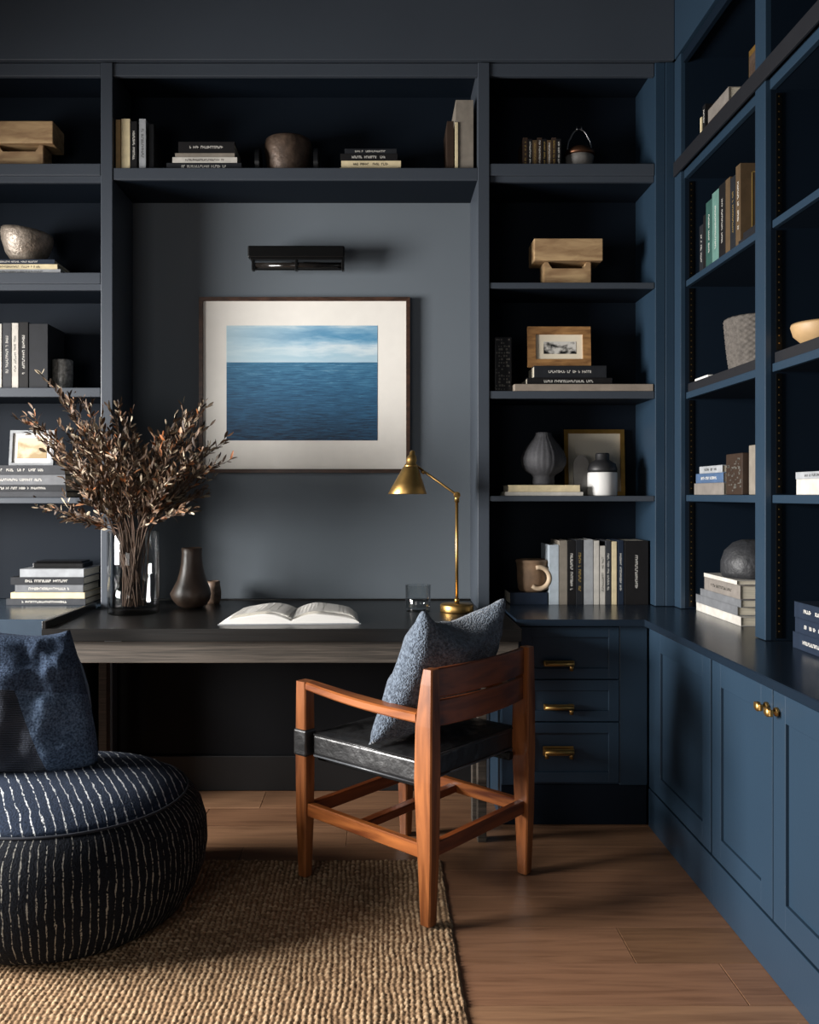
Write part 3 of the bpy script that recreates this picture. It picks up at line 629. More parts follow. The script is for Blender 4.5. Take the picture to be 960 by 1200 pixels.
# -- long top shelf over the niche
zc = 2.6385; Y = 3.80
row([(135.5, 141.5, 137, BK['tan'], None, 'thin tan book'), (142, 152.5, 136, BK['cream'], None, 'cream spined book'), (153, 160.5, 139, BK['black'], INKW, 'black book with pale lettering'),
     (163, 171, 136, BK['silver'], INKD, 'silvery white book with fine print')], 196, Y, zc, .17, 'upright books at left of the long top shelf', 'at left of the long top shelf')
b = bm_(); prism(b, [(0, 0)]+[(.0+.17*math.cos(a), .2*math.sin(a)) for a in [i*math.pi/2/12 for i in range(13)]], -.012, .012, 'x', bev=.002)
tag(obj('bookend', b, mat('black_stone', '#101113', .35, var=.3), None, (PX(178, 3.82), 3.81, zc)), 'black quarter round bookend beside the silvery upright book', 'bookend')
z = stack([(195, 283, 8.5, BK['ink'], INKW, 'widest black book'), (202, 278, 6.5, BK['white'], INKD, 'white spined book'), (205, 275, 5, BK['taupe'], None, 'thin taupe book'),
       (209, 275, 13, BK['black'], INKW, 'thick black book on top')], Y, zc, .19, 'flat books left of the bronze pot', 'in the flat stack left of the bronze pot')
z = stack([(398, 467, 3, BK['cream'], None, 'thin cream base book'), (400, 470, 8, BK['cream'], INKD, 'cream book with faint print'), (399, 466, 8, BK['black'], INKW, 'black book with white lettering'),
       (404, 465, 6, BK['ink'], INKW, 'slim topmost black book')], Y, zc, .18, 'flat books right of the bronze pot', 'in the flat stack right of the bronze pot')
b = bm_(); kx = 3.92/F
lathe(b, [(0, 0), (.072, 0), (.082, .012), (.094, .06), (.101, .11), (.104, .15), (.100, .168), (.092, .174), (.086, .170), (.092, .15), (.085, .07), (.07, .02), (0, .018)], 48, fn=lambda a, z: 1+.02*noise.noise(Vector((math.cos(a)*2, math.sin(a)*2, z*20))))
tag(obj('pot', b, BRONZE, None, (PX(338, 3.93), 3.93, zc)), 'rough bronze pot in the middle of the long top shelf', 'pot')
for sx in (-1, 1):
    b = bm_(); rr = .062; prism(b, [(rr*math.cos(a), .064+rr*math.sin(a)) for a in [i*2*math.pi/32 for i in range(32)]], -.010, .010, 'x', bev=.002)
    tag(obj('stone_disc', b, MATS['black_stone'], None, (PX(338, 3.93)+sx*.126, 3.90, zc+.001)), 'black round disc on edge at the %s side of the bronze pot' % ('left' if sx < 0 else 'right'), 'disc')
book('slim dark umber book standing left of the tall taupe album', .028, .2, .207, False, BK['umber'], (PX(528, Y), Y, zc), 0, None, None)
book('tall taupe album with cream stripe at right end of long shelf', .075, .23, .297, False, BK['taupe'], (PX(543.5, Y)+.004, Y, zc), 0, None, None)
tag(box('paper_sheaf', BK['cream'], None, PX(534, Y)-.003, PX(534, Y)+.010, Y-.006, Y-.001, zc, zc+.2, .001), 'narrow cream page sheaf against the tall taupe album', 'papers')
# -- left bookcase
def carved_block(label, px0, px1, Y, zb):
    s = Y/F; x0, x1 = PX(px0, Y), PX(px1, Y); cx = (x0+x1)/2; w = x1-x0; t = thing('wooden_sculpture', label, 'sculpture', (cx, Y+.07, zb), 0)
    b = bm_(); bx(b, -w/2, w/2, -.07, .07, .104, .199, .004); obj('top_block', b, BLOND, t)
    lw = w*.345; b = bm_(); prism(b, [(-lw, 0), (lw, 0), (lw, .1035), (lw-.022, .1035), (lw-.022, .088), (lw-.034, .072), (-lw+.034, .072), (-lw+.022, .088), (-lw+.022, .1035), (-lw, .1035)], -.05, .05, 'y', bev=.003)
    obj('slotted_base', b, BLOND, t); return t
carved_block('pale blond slotted wooden block sculpture at far left on the highest shelf', -22, 62, 3.82, 2.6565)
carved_block('pale blond slotted wooden block sculpture in the right hand bookcase', 626, 707, 3.82, 2.1555)
z = stack([(-30, 71, 5.5, BK['silver'], INKD, 'bottom grey white book'), (-30, 67, 6, BK['cream'], INKD, 'middle cream book'), (-30, 64, 5.5, BK['navy'], INKW, 'top navy book')], 3.80, 2.1975, .2, 'books under the hammered bowl', 'in the stack under the hammered bowl')
b = bm_(); lathe(b, [(0, 0), (.045, 0), (.06, .008), (.09, .05), (.105, .095), (.109, .125), (.106, .142), (.101, .142), (.102, .12), (.09, .07), (.06, .03), (0, .02)], 48)
for v in b.verts: v.co.z *= 1-.10*(v.co.x/.11)*(v.co.z/.142)
tag(obj('bowl', b, mat('hammered_pewter', '#8d8276', .42, .35, var=.35, vscale=40, bump=.8, bscale=90), None, (PX(32, 3.9), 3.9, z), smooth=True), 'hammered pewter toned bowl with slanting rim on three books', 'bowl')
row([(-14, 2, 378, BK['white'], None, 'white book at the frame edge'), (3, 13.2, 377, BK['charcoal'], INKW, 'charcoal book'), (13.8, 21.5, 377, BK['white'], INKD, 'narrow white book'),
     (22, 33, 376, BK['black'], INKW, 'black book with large white script'), (34, 56, 378, BK['ink'], None, 'wide dark book with grey edge')], 453.5, 3.80, 1.7125, .2, 'upright books at left by the glazed cup', 'among the upright books left of the speckled cup')
b = bm_(); lathe(b, [(0, 0), (.038, 0), (.043, .01), (.045, .06), (.045, .128), (.040, .132), (.040, .02), (0, .016)], 36)
tag(obj('cup', b, mat('speckled_glaze', '#6d6c69', .5, var=.7, vscale=70, bump=.5, bscale=90), None, (PX(73, 3.88), 3.88, 1.7125)), 'speckled grey cup at right of the upright books', 'cup')
z = stack([(-40, 78, 7, BK['charcoal'], None, 'lowest charcoal book'), (-40, 77, 7.5, BK['ink'], INKW, 'dark book above it'), (-40, 76, 12, BK['grey'], INKW, 'mid grey book'), (-40, 76, 11, BK['charcoal'], INKW, 'topmost charcoal book')],
      3.80, 1.2495, .22, 'flat books behind the dried branches', 'in the stack behind the dried branches')
def frame(name, label, px0, px1, py0, py1, Y, zb, fw, fm, art, mat_w, dep=.018, tilt=.09, matm=PAPER):
    x0, x1 = PX(px0, Y), PX(px1, Y); w = x1-x0; h = (py1-py0)/F*Y
    t = thing(name, label, 'picture frame', ((x0+x1)/2, Y, zb+.0005)); t.rotation_euler.x = -tilt
    b = bm_(); o_ = [(-w/2, 0), (w/2, 0), (w/2, h), (-w/2, h)]; i_ = [(-w/2+fw, fw), (w/2-fw, fw), (w/2-fw, h-fw), (-w/2+fw, h-fw)]
    for k in range(4):
        a, c, d, e = o_[k], o_[(k+1) % 4], i_[(k+1) % 4], i_[k]
        prism(b, [a, c, d, e], 0, dep, 'y')
    obj('frame', b, fm, t)
    b = bm_(); bx(b, -w/2+fw-.001, w/2-fw+.001, dep*.45, dep-.002, fw-.001, h-fw+.001); obj('mount', b, matm, t)
    l, r, bo, to = mat_w; b = bm_(); aw = (w-2*fw-l-r); ah = h-2*fw-bo-to
    bx(b, -aw/2, aw/2, -.0004, .0004, -ah/2, ah/2); obj('picture', b, art, t, ((l-r)/2, dep*.45-.0006, fw+bo+ah/2))
    return t
def bwphoto(name, a='#1c1c1c', c='#c9c6bf', sc_=22):
    m, nt, pb = nodes(name); mp = coords(nt, (1, 1, 1.6)); n = N(nt, 'ShaderNodeTexNoise'); n.inputs['Scale'].default_value = sc_; n.inputs['Detail'].default_value = 5; nt.links.new(mp.outputs[0], n.inputs['Vector'])
    tc = N(nt, 'ShaderNodeTexCoord'); sp = N(nt, 'ShaderNodeSeparateXYZ'); nt.links.new(tc.outputs['Object'], sp.inputs[0])
    ma = N(nt, 'ShaderNodeMath', operation='MULTIPLY_ADD'); ma.inputs[1].default_value = 4; nt.links.new(sp.outputs['Z'], ma.inputs[0]); nt.links.new(n.outputs['Fac'], ma.inputs[2])
    r = ramp(nt, ma.outputs[0], [(.42, lin(a)), (.56, lin(c))]); nt.links.new(r.outputs[0], pb.inputs['Base Color']); pb.inputs['Roughness'].default_value = .3; return m
frame('framed_photo', 'small pale framed landscape sketch leaning on the left book stack', 10, 62, 503, 545, 3.86, z, .012, BK['silver'], bwphoto('sketch_print', '#a58f6c', '#cfc3a6', 12), (.02, .02, .02, .02), tilt=.12)
# countertop stack left
zl = stack([(7, 100, 7.5, BK['charcoal'], INKW, 'bottom charcoal book'), (12, 99, 7, BK['cream'], None, 'cream book second from the bottom'), (17, 97, 9, BK['grey'], INKW, 'grey book in the middle'),
       (12, 98, 9, BK['ink'], INKW, 'dark lettered book'), (23, 98, 9.5, BK['silver'], None, 'light grey book near the top')], 3.82, CT+.0003, .22, 'flat books on the left countertop', 'in the stack on the left countertop')
b = bm_(); bx(b, -.11, .11, 0, .13, 0, .024, .005); bx(b, -.10, .10, .01, .12, .024, .030, .003)
tag(obj('black_case', b, mat('black_gloss', '#0d0d0e', .25), None, (PX(67, 3.85), 3.86, zl)), 'flat glossy black case on top of the left countertop books', 'case')
# -- right (back) bookcase
for i in range(8):
    px0 = 613+i*5.6
    book('slim dark book with worn metallic spine beside the lidded pot', 5.2/F*3.83, .14, (36-(i % 3)*1.5)/F*3.83, False, [BK['umber'], BK['black'], BK['brown']][i % 3], (PX(px0+2.8, 3.83), 3.83, 2.6565), 0, 'slim dark books beside the lidded pot', [INKG, INKW][i % 2], span=(.1, .9))
kp = thing('kettle_pot', 'small grey pot with copper collar and tall arched handle', 'pot', (PX(679, 3.9), 3.9, 2.6565))
b = bm_(); lathe(b, [(0, 0), (.042, 0), (.052, .02), (.060, .055), (.063, .072), (.05, .074), (0, .074)], 36); obj('body', b, mat('grey_stoneware', '#6f6c68', .6, var=.2, bump=.3), kp)
b = bm_(); lathe(b, [(.062, .072), (.068, .078), (.068, .088), (.058, .100), (.040, .112), (.03, .113), (.03, .105), (.06, .078)], 36); obj('collar', b, mat('copper', '#5f4130', .4, .9, var=.3), kp)
b = bm_(); tube(b, [(.052*math.cos(a)*(1 if math.sin(a) < .5 else .92), 0, .10+.095*math.sin(a)) for a in [math.pi*i/20 for i in range(21)]], .0035, 8)
for s in (-.010, .010): tube(b, [(s, 0, .188), (s, 0, .207)], .0035, 8)
obj('handle', b, CHROME, kp)
b = bm_(); bx(b, -.036, .036, 0, .10, 0, .236, .004)
rs_ = random.Random(4)
for i in range(6):
    for j in range(16):
        if rs_.random() < .7:
            x = -.032+i*.0105+rs_.random()*.003; z = .01+j*.014; s = rs_.uniform(.002, .005); bx(b, x, x+s*1.6, -.0025, .001, z, z+s*1.8, mi=1)
tag(obj('carved_box', b, [mat('black_lacquer', '#19181a', .4), mat('worn_silver', '#77736c', .4, .5)], None, (.5275, 3.82, 1.6985)), 'tall black box with silvery fretwork at the left of the shelf', 'box')
z = stack([(618, 718, 8, BK['black'], INKW, 'lower wide black book'), (626, 711, 14, BK['ink'], INKW, 'thick black book with white title')], 3.80, 1.7285, .16, 'black books before the wooden frame', 'under the small wooden picture frame')
frame('framed_photo', 'wooden picture frame with small black and white photograph and cream mount', 619, 693, 379, 427, 3.84, z, .034, wood('walnut_frame', '#6e4c2c', '#a3794a', (4, 20, 20), .5), bwphoto('old_photograph'), (.035, .028, .024, .03), tilt=.07, matm=mat('cream_mount', '#d9ceb8', .8, var=.03))
z = stack([(592, 684, 4.5, BK['white'], None, 'thin wider white book'), (596, 680, 8, BK['cream'], None, 'thick cream book')], 3.80, 1.2565, .18, 'pale books under the ribbed vase', 'under the dark ribbed vase')
b = bm_(); lathe(b, [(0, 0), (.046, 0), (.048, .012), (.046, .035), (.052, .045), (.080, .062), (.094, .090), (.096, .115), (.086, .145), (.066, .175), (.045, .200), (.034, .218), (.033, .228), (.028, .228), (.03, .2), (0, .19)], 72,
                fn=lambda a, z: 1+(.022*math.sin(a*24)*min(1, max(0, (z-.045)/.03))))
tag(obj('vase', b, mat('charcoal_clay', '#3c3c3f', .75, var=.15, bump=.4, bscale=80), None, (PX(637, 3.89), 3.89, z), smooth=True), 'dark ribbed round vase with short neck on the pale books', 'vase')
frame('framed_photo', 'gilt picture frame with cream print leaning behind the white jar', 662, 733, 502, 580, 4.02, 1.2565, .018, mat('gilt_frame', '#a37c3c', .35, .85, var=.2), bwphoto('pale_print', '#bdb19c', '#d8cdb9', 8), (.03, .03, .04, .03), tilt=.06, matm=mat('cream_mount', '#d9ceb8', .8))
b = bm_(); prism(b, [(-.03, 0), (.032, 0), (.036, .10)]+[(.036*math.cos(a), .13+.05*math.sin(a)) for a in [math.pi*i/12 for i in range(1, 12)]]+[(-.034, .10)], 0, .012, 'y', bev=.002)
o = tag(obj('stone_tablet', b, mat('pale_stone', '#9b9894', .8, var=.1), None, (PX(682, 3.93), 3.935, 1.257)), 'pale rounded stone tablet between the ribbed vase and white jar', 'tablet'); o.rotation_euler.x = -.05
jar = thing('jar', 'white cylindrical jar with matte black domed lid', 'jar', (PX(706, 3.87), 3.87, 1.2565))
b = bm_(); lathe(b, [(0, 0), (.060, 0), (.063, .004), (.063, .098), (.060, .101), (0, .101)], 44); obj('body', b, mat('white_ceramic', '#d5d4d1', .45, var=.03), jar)
b = bm_(); lathe(b, [(0, .1015), (.062, .1015), (.063, .115), (.056, .138), (.036, .150), (.030, .156), (.030, .178), (.027, .184), (0, .184)], 44); obj('lid', b, mat('matte_black_ceramic', '#1b1b1d', .5), jar)
# counter: mug on books and row of books
YR = 3.835; zb = CT+.0003
z = stack([(598, 642, 14, BK['navy'], None, 'thick navy book lying flat')], YR, zb, .19, None, 'under the brown mug')
mug = thing('mug', 'rustic brown clay mug with cream looped handle on the navy book', 'mug', (PX(624, 3.91), 3.91, z))
CLAY = mat('brown_clay', '#7d644d', .7, var=.35, vscale=18, bump=.4, bscale=50)
b = bm_(); lathe(b, [(0, 0), (.055, 0), (.062, .01), (.066, .05), (.067, .10), (.070, .125), (.073, .130), (.069, .138), (.062, .137), (.062, .02), (0, .014)], 48); obj('body', b, CLAY, mug)
b = bm_(); tube(b, [(.045*math.cos(a)+.018, -.066, .062+.046*math.sin(a)) for a in [-2.3+i*(4.2/16) for i in range(17)]], [.009+.003*math.sin(i/16*math.pi) for i in range(17)], 10); ho = obj('handle', b, mat('cream_clay', '#b8a287', .6), mug); ho['label'] = 'cream coloured handle'
row([(643.5, 655, 639, BK['paleblue'], None, 'pale blue grey book'), (655.5, 665, 634, BK['taupe'], None, 'taupe book'), (665.5, 674.5, 634, BK['black'], INKW, 'narrow black book with white title'), (675, 684, 633, BK['ink'], INKG, 'dark book with gilt title'),
     (684.5, 695.5, 633, BK['silver'], None, 'wide light grey book'), (696, 702.5, 634, BK['white'], None, 'white book'), (703.5, 709.5, 640, BK['white'], INKD, 'shorter white book'), (710, 716, 634, BK['charcoal'], INKW, 'charcoal patterned book'),
     (717, 723, 635, BK['cream'], None, 'cream book'), (724, 731, 634, BK['navy'], INKW, 'dark navy book with white marks'), (732, 760, 634, BK['black'], INKW, 'extra wide black book with white title')], 709, YR, zb, .19,
    'upright books on the corner countertop', 'in the row on the corner countertop')
# -- side bookcase: local x runs towards the viewer, spine faces the room (-X)
R90 = -math.pi/2
def sbook(label, y0, y1, h, zb, cm, title=None, D=.2, X=1.285, flat=False, group=None, **k):
    return book(label, (y1-y0)-.0008, D, h, flat, cm, (X, (y0+y1)/2, zb), R90, group, title, **k)
g2 = 'upright books on the side shelf'
for y1, y0, h, c, t, l in ((3.60, 3.56, .195, 'ink', INKW, 'short dark book with white title farthest in'), (3.558, 3.53, .225, 'black', None, 'slim plain black book'), (3.528, 3.465, .265, 'teal', INKW, 'dark teal book'),
        (3.463, 3.395, .28, 'paleteal', INKW, 'pale teal book'), (3.393, 3.33, .285, 'black', INKW, 'black book with big white title'), (3.328, 3.285, .285, 'brown', None, 'thin brown book'), (3.283, 3.235, .275, 'ink', INKG, 'dark book with gilt title')):
    sbook(l+' on the upper side shelf', y0, y1, h, 2.1425, BK[c], t, group=g2)
bb = sbook('big bronze brown book with linear cover drawing on the side shelf', 3.19, 3.233, .30, 2.1425, BK['brown'], INKW, D=.22)
b = bm_()
for x0, x1, z0, z1 in ((.04, .043, .05, .27), (.19, .193, .05, .27), (.04, .193, .267, .27), (.04, .193, .05, .053)): bx(b, .0212, .0222, x0, x1, z0, z1)
tube(b, [(.0222, .10+.04*math.cos(a), .20+.035*math.sin(a)) for a in [i*.35 for i in range(15)]], .0014, 6); tube(b, [(.0222, .08, .17), (.0222, .10, .12), (.0222, .07, .07)], .0014, 6)
obj('cover_drawing', b, INKG, bb)
b = bm_(); bx(b, 0, .2, -.20, 0, 0, .018, .002); bx(b, .012, .2, -.19, -.012, .018, .045, .002)
tag(obj('shallow_tray', b, DARKBOARD, None, (1.275, 3.185, 2.1425)), 'flat dark tray lying in front of the big brown book on the side shelf', 'tray')
# basket
def bprof(z): return .100+.024*min(1, z/.19)**.6
b = bm_(); lathe(b, [(0, 0), (.095, 0)]+[(bprof(.004+.0024*i_), .004+.0024*i_) for i_ in range(80)]+[(.118, .200), (.112, .196), (.10, .02), (0, .015)], 160,
                fn=lambda a, z: 1+(.022*math.sin(a*24+(math.pi if int(z/.0096) % 2 else 0))*abs(math.sin(z/.0096*math.pi)) if z > .003 else 0))
tag(obj('basket', b, mat('grey_rope', '#55504b', .9, var=.3, vscale=60, bump=.4, bscale=200), None, (1.415, 3.34, 1.7185)), 'round grey woven basket on the side shelf', 'basket')
b = bm_(); bx(b, -.05, .05, -.07, .07, 0, .012, .003); o = tag(obj('notepad', b, PAPER, None, (1.33, 3.57, 1.7185)), 'small white notepad lying behind the woven basket', 'notepad')
# level z 1.26 stack
def sstack(specs, zb, X, D, group, where):
    z = zb
    for y0, y1, t, c, ti, l in specs:
        sbook(l+' '+where, y0, y1, t, z, BK[c], ti, D=D, X=X, flat=True, group=group); z += t+.0002
    return z
z = sstack([(3.345, 3.66, .046, 'stone', None, 'thick stone grey book'), (3.35, 3.64, .038, 'blue', INKW, 'blue cloth book'), (3.36, 3.60, .028, 'silver', INKD, 'slim silver book')], 1.2605, 1.285, .17, 'flat books at eye level on side shelf', 'at eye level in the far side bay')
b = bm_(); bx(b, 0, .15, -.075, .075, 0, .15, .003); r4 = random.Random(8)
for i in range(40):
    y = r4.uniform(-.07, .05); zz = r4.uniform(.01, .13); bx(b, -.002, .001, y, y+r4.uniform(.003, .02), zz, zz+r4.uniform(.002, .01), mi=1)
tag(obj('decorative_box', b, [BK['umber'], mat('worn_silver', '#77736c')], None, (1.29, 3.262, 1.2605)), 'dark etched box between the blue book and the taller taupe box', 'box')
b = bm_(); bx(b, 0, .2, -.085, .085, 0, .175, .003)
for i in range(46):
    x = r4.uniform(.005, .17); zz = r4.uniform(.005, .10); bx(b, x, x+r4.uniform(.004, .018), -.0866, -.084, zz, zz+r4.uniform(.004, .018), mi=1+(i % 2))
tag(obj('decorative_box', b, [BK['taupe'], BK['umber'], BK['stone']], None, (1.31, 3.095, 1.2605)), 'taller taupe box with dark block pattern by the side upright', 'box')
# counter stack in far bay
z = sstack([(3.205, 3.655, .033, 'white', None, 'white book at the bottom'), (3.235, 3.66, .033, 'grey', None, 'mid grey book'), (3.205, 3.61, .028, 'grey', None, 'thinner grey book'), (3.21, 3.565, .05, 'stone', INKD, 'thick brownish grey box book'),
       (3.24, 3.57, .015, 'white', None, 'thin white book on top')], CT+.0003, 1.292, .24, 'flat books on the side countertop', 'under the black stone dome on the side counter')
b = bm_(); lathe(b, [(0, 0), (.105, 0), (.112, .02), (.112, .06), (.10, .10), (.07, .13), (.04, .141), (0, .142)], 48, fn=lambda a, z: 1+.06*noise.noise(Vector((math.cos(a)*1.6, math.sin(a)*1.6, z*9))))
tag(obj('stone_dome', b, mat('black_slate', '#26272a', .55, var=.4, vscale=14, bump=.9, bscale=22, dist=.01), None, (1.405, 3.375, z), smooth=True), 'rough black domed stone on the side counter book stack', 'sculpture')
# top level items
sbook('thin cream book standing farthest on the top side shelf', 3.55, 3.565, .11, 2.6485, BK['cream'], X=1.275, D=.12)
z = sstack([(3.27, 3.53, .05, 'umber', None, 'dark brown book lying flat'), (3.265, 3.47, .05, 'stone', None, 'grey slipcased book lying flat')], 2.6485, 1.272, .2, 'flat books on the top side shelf', 'on the top side shelf')
sbook('thin black book with pale print on the top side shelf', 3.50, 3.53, .09, z-.05, BK['black'], INKW, X=1.272, D=.15)
b = bm_(); bx(b, 0, .15, -.06, .06, 0, .155, .003); bx(b, -.002, .002, -.05, .05, .02, .13, mi=1); tag(obj('gold_box', b, [mat('old_gold', '#8a6a35', .45, .6, var=.4), BRONZE], None, (1.285, 3.06, 2.6485)), 'old gold box on the top side shelf by the upright', 'box')
# near bay items
BOWLM = mat('cream_turned_wood', '#a88a62', .55, var=.1)
b = bm_(); lathe(b, [(0, 0), (.045, 0), (.055, .006), (.08, .03), (.088, .058), (.086, .066), (.080, .060), (.06, .02), (0, .012)], 40)
tag(obj('bowl', b, BOWLM, None, (1.352, 2.74, 1.7185)), 'cream wooden bowl on the shelf nearest the right edge', 'bowl')
z = sstack([(2.49, 2.795, .048, 'white', None, 'thick white book'), (2.50, 2.80, .022, 'silver', INKD, 'slim silver book')], 1.2605, 1.30, .2, 'pale books in the near side bay', 'in the near side bay')
z = sstack([(2.44, 2.765, .050, 'navy', INKW, 'bottom navy book with white lettering'), (2.45, 2.75, .045, 'navy', INKW, 'middle navy book'), (2.45, 2.755, .048, 'navy', INKW, 'top navy book with white crest')], CT+.0003, 1.275, .2, 'navy books on the near side counter', 'at the right edge of the counter')
lp = thing('petal_ornament', 'small ivory petal ornament on a dark stem at the top right corner', 'ornament', (1.30, 2.56, 2.6485))
b = bm_(); lathe(b, [(0, 0), (.03, 0), (.03, .008), (0, .008)], 20); tube(b, [(0, 0, .005), (0, 0, .05)], .004, 8); obj('stem', b, BLACKM, lp)
b = bm_(); lathe(b, [(0, -.03), (.010, -.015), (.012, 0), (.006, .02), (0, .032)], 16); o = obj('petal', b, PAPER, lp, (-.022, 0, .05)); o.rotation_euler = (0, -.7, 0)
# ---------------------------------------------------------------- framed seascape and picture light
YA = 4.045
x0, x1, zt, zbm = PX(233, YA), PX(480.5, YA), PZ(348, YA), PZ(554, YA)
af = thing('framed_picture', 'large framed seascape print with wide white mount above the desk', 'picture', ((x0+x1)/2, YA, zbm))
W = x1-x0; Hh = zt-zbm; fw = .017
b = bm_(); o_ = [(-W/2, 0), (W/2, 0), (W/2, Hh), (-W/2, Hh)]; i_ = [(-W/2+fw, fw), (W/2-fw, fw), (W/2-fw, Hh-fw), (-W/2+fw, Hh-fw)]
for k in range(4): prism(b, [o_[k], o_[(k+1) % 4], i_[(k+1) % 4], i_[k]], 0, .034, 'y')
obj('frame', b, wood('dark_walnut', '#2b1c14', '#4a3226', (6, 20, 20), .4), af)
b = bm_(); bx(b, -W/2+fw-.002, W/2-fw+.002, .012, .032, fw-.002, Hh-fw+.002); obj('mount', b, mat('warm_white_mount', '#e6e2da', .8, var=.02), af)
ax0, ax1, az1, az0 = PX(265, YA)-(x0+x1)/2, PX(442.5, YA)-(x0+x1)/2, PZ(381, YA)-zbm, PZ(516, YA)-zbm
m, nt, pb = nodes('seascape_print'); tc = N(nt, 'ShaderNodeTexCoord'); sp = N(nt, 'ShaderNodeSeparateXYZ'); nt.links.new(tc.outputs['Object'], sp.inputs[0])
ah = az1-az0
v = N(nt, 'ShaderNodeMath', operation='MULTIPLY_ADD'); v.inputs[1].default_value = 1/ah; v.inputs[2].default_value = .5; nt.links.new(sp.outputs['Z'], v.inputs[0])
mpc = coords(nt, (2.2, 1, 14)); nc = N(nt, 'ShaderNodeTexNoise'); nc.inputs['Scale'].default_value = 2.0; nc.inputs['Detail'].default_value = 8; nc.inputs['Roughness'].default_value = .62; nt.links.new(mpc.outputs[0], nc.inputs['Vector'])
cl = N(nt, 'ShaderNodeMath', operation='MULTIPLY_ADD'); cl.inputs[1].default_value = .30; nt.links.new(nc.outputs['Fac'], cl.inputs[0]); nt.links.new(v.outputs[0], cl.inputs[2])
sky = ramp(nt, cl.outputs[0], [(.80, lin('#8fa9b8')), (.90, lin('#d3dadd')), (.985, lin('#b7c7d0')), (1.06-.04, lin('#8fb0c4')), (1.0, lin('#5b8bab'))])
sky.color_ramp.elements[0].position = .80
skyv = N(nt, 'ShaderNodeMapRange'); skyv.inputs[1].default_value = .80; skyv.inputs[2].default_value = 1.20; nt.links.new(cl.outputs[0], skyv.inputs[0])
lf = N(nt, 'ShaderNodeMapRange'); lf.inputs[1].default_value = -.34; lf.inputs[2].default_value = .12; lf.inputs[3].default_value = .75; lf.inputs[4].default_value = 0; nt.links.new(sp.outputs['X'], lf.inputs[0])
sky = ramp(nt, skyv.outputs[0], [(0, lin('#b4c8d2')), (.2, lin('#9dbccb')), (.36, lin('#c8d5da')), (.5, lin('#8fb3c8')), (.64, lin('#4c87ab')), (.8, lin('#7fa9c2')), (.9, lin('#b7cad3')), (1, lin('#5f94b5'))])
mps = coords(nt, (5, 1, 95)); ns = N(nt, 'ShaderNodeTexNoise'); ns.inputs['Scale'].default_value = 2.4; ns.inputs['Detail'].default_value = 7; ns.inputs['Roughness'].default_value = .7; ns.inputs['Distortion'].default_value = .7; nt.links.new(mps.outputs[0], ns.inputs['Vector'])
sv = N(nt, 'ShaderNodeMath', operation='MULTIPLY_ADD'); sv.inputs[1].default_value = .45; nt.links.new(v.outputs[0], sv.inputs[0]); nt.links.new(ns.outputs['Fac'], sv.inputs[2])
sea = ramp(nt, sv.outputs[0], [(.44, lin('#0c2136')), (.56, lin('#18405d')), (.72, lin('#275a7c')), (.88, lin('#457b9a')), (1.0, lin('#9ab8c6'))])
gt = N(nt, 'ShaderNodeMath', operation='GREATER_THAN'); gt.inputs[1].default_value = .68; nt.links.new(v.outputs[0], gt.inputs[0])
ms = N(nt, 'ShaderNodeMix', data_type='RGBA'); nt.links.new(lf.outputs[0], ms.inputs[0]); nt.links.new(sky.outputs[0], ms.inputs[6]); ms.inputs[7].default_value = lin('#b9d0d8')
mx = N(nt, 'ShaderNodeMix', data_type='RGBA'); nt.links.new(gt.outputs[0], mx.inputs[0]); nt.links.new(sea.outputs[0], mx.inputs[6]); nt.links.new(ms.outputs[2], mx.inputs[7])
nt.links.new(mx.outputs[2], pb.inputs['Base Color']); pb.inputs['Roughness'].default_value = .5
b = bm_(); bx(b, -(ax1-ax0)/2, (ax1-ax0)/2, -.0005, .0005, -ah/2, ah/2); obj('print', b, m, af, ((ax0+ax1)/2, .0113, (az0+az1)/2))
# picture light
Yp = 3.96; k = Yp/F
pl = thing('picture_light', 'black metal picture light mounted above the framed seascape', 'wall lamp', (PX(347.5, Yp), Yp, PZ(317, Yp)))
wl = 113*k; h1 = 28*k
b = bm_(); bx(b, -wl/2, wl/2, -.02, .03, h1*.5, h1, .006); bx(b, -wl/2+.01, wl/2-.01, -.014, .024, h1*.42, h1*.52, .002); obj('lamp_hood', b, BLACKM, pl)
b = bm_(); tube(b, [(-wl/2+.03, .005, h1*.22), (wl/2-.008, .005, h1*.22)], .014, 16); obj('lamp_tube', b, mat('smoked_glass', '#1d1a18', .12), pl)
b = bm_()
for x in (-wl/2+.022, 0, wl/2-.008): bx(b, x-.006, x+.006, -.012, .022, h1*.0, h1*.55, .002)
bx(b, -wl/2+.02, wl/2-.004, -.008, .0, 0, .007, .001); bx(b, -.03, .03, .022, YB-Yp-.001, h1*.45, h1*.8, .003); obj('bracket', b, BLACKM, pl)
# ---------------------------------------------------------------- desk lamp
Yl = 3.66; k = Yl/F; lx = PX(535.5, Yl)
dl = thing('desk_lamp', 'brass desk lamp with cone shade on a jointed arm', 'lamp', (lx, Yl, DZ))
b = bm_(); lathe(b, [(0, 0), (.066, 0), (.068, .004), (.068, .028), (.064, .033), (.012, .034), (.010, .042), (0, .042)], 48); obj('base', b, BRASS, dl)
zj = PZ(580, Yl)-DZ
b = bm_(); tube(b, [(0, 0, .035), (0, 0, zj-.01)], .0065, 14); tube(b, [(0, 0, .04), (0, 0, .055)], .010, 14); obj('pole', b, BRASS, dl)
b = bm_(); tube(b, [(0, -.014, zj), (0, .014, zj)], .013, 20); tube(b, [(.0, 0, zj-.03), (0, 0, zj+.006)], .010, 14); tube(b, [(-.004, -.016, zj+.002), (-.004, -.026, zj+.002)], .007, 12); obj('joint', b, BRASS, dl)
hx = PX(488, Yl)-lx; hz = PZ(546, Yl)-DZ
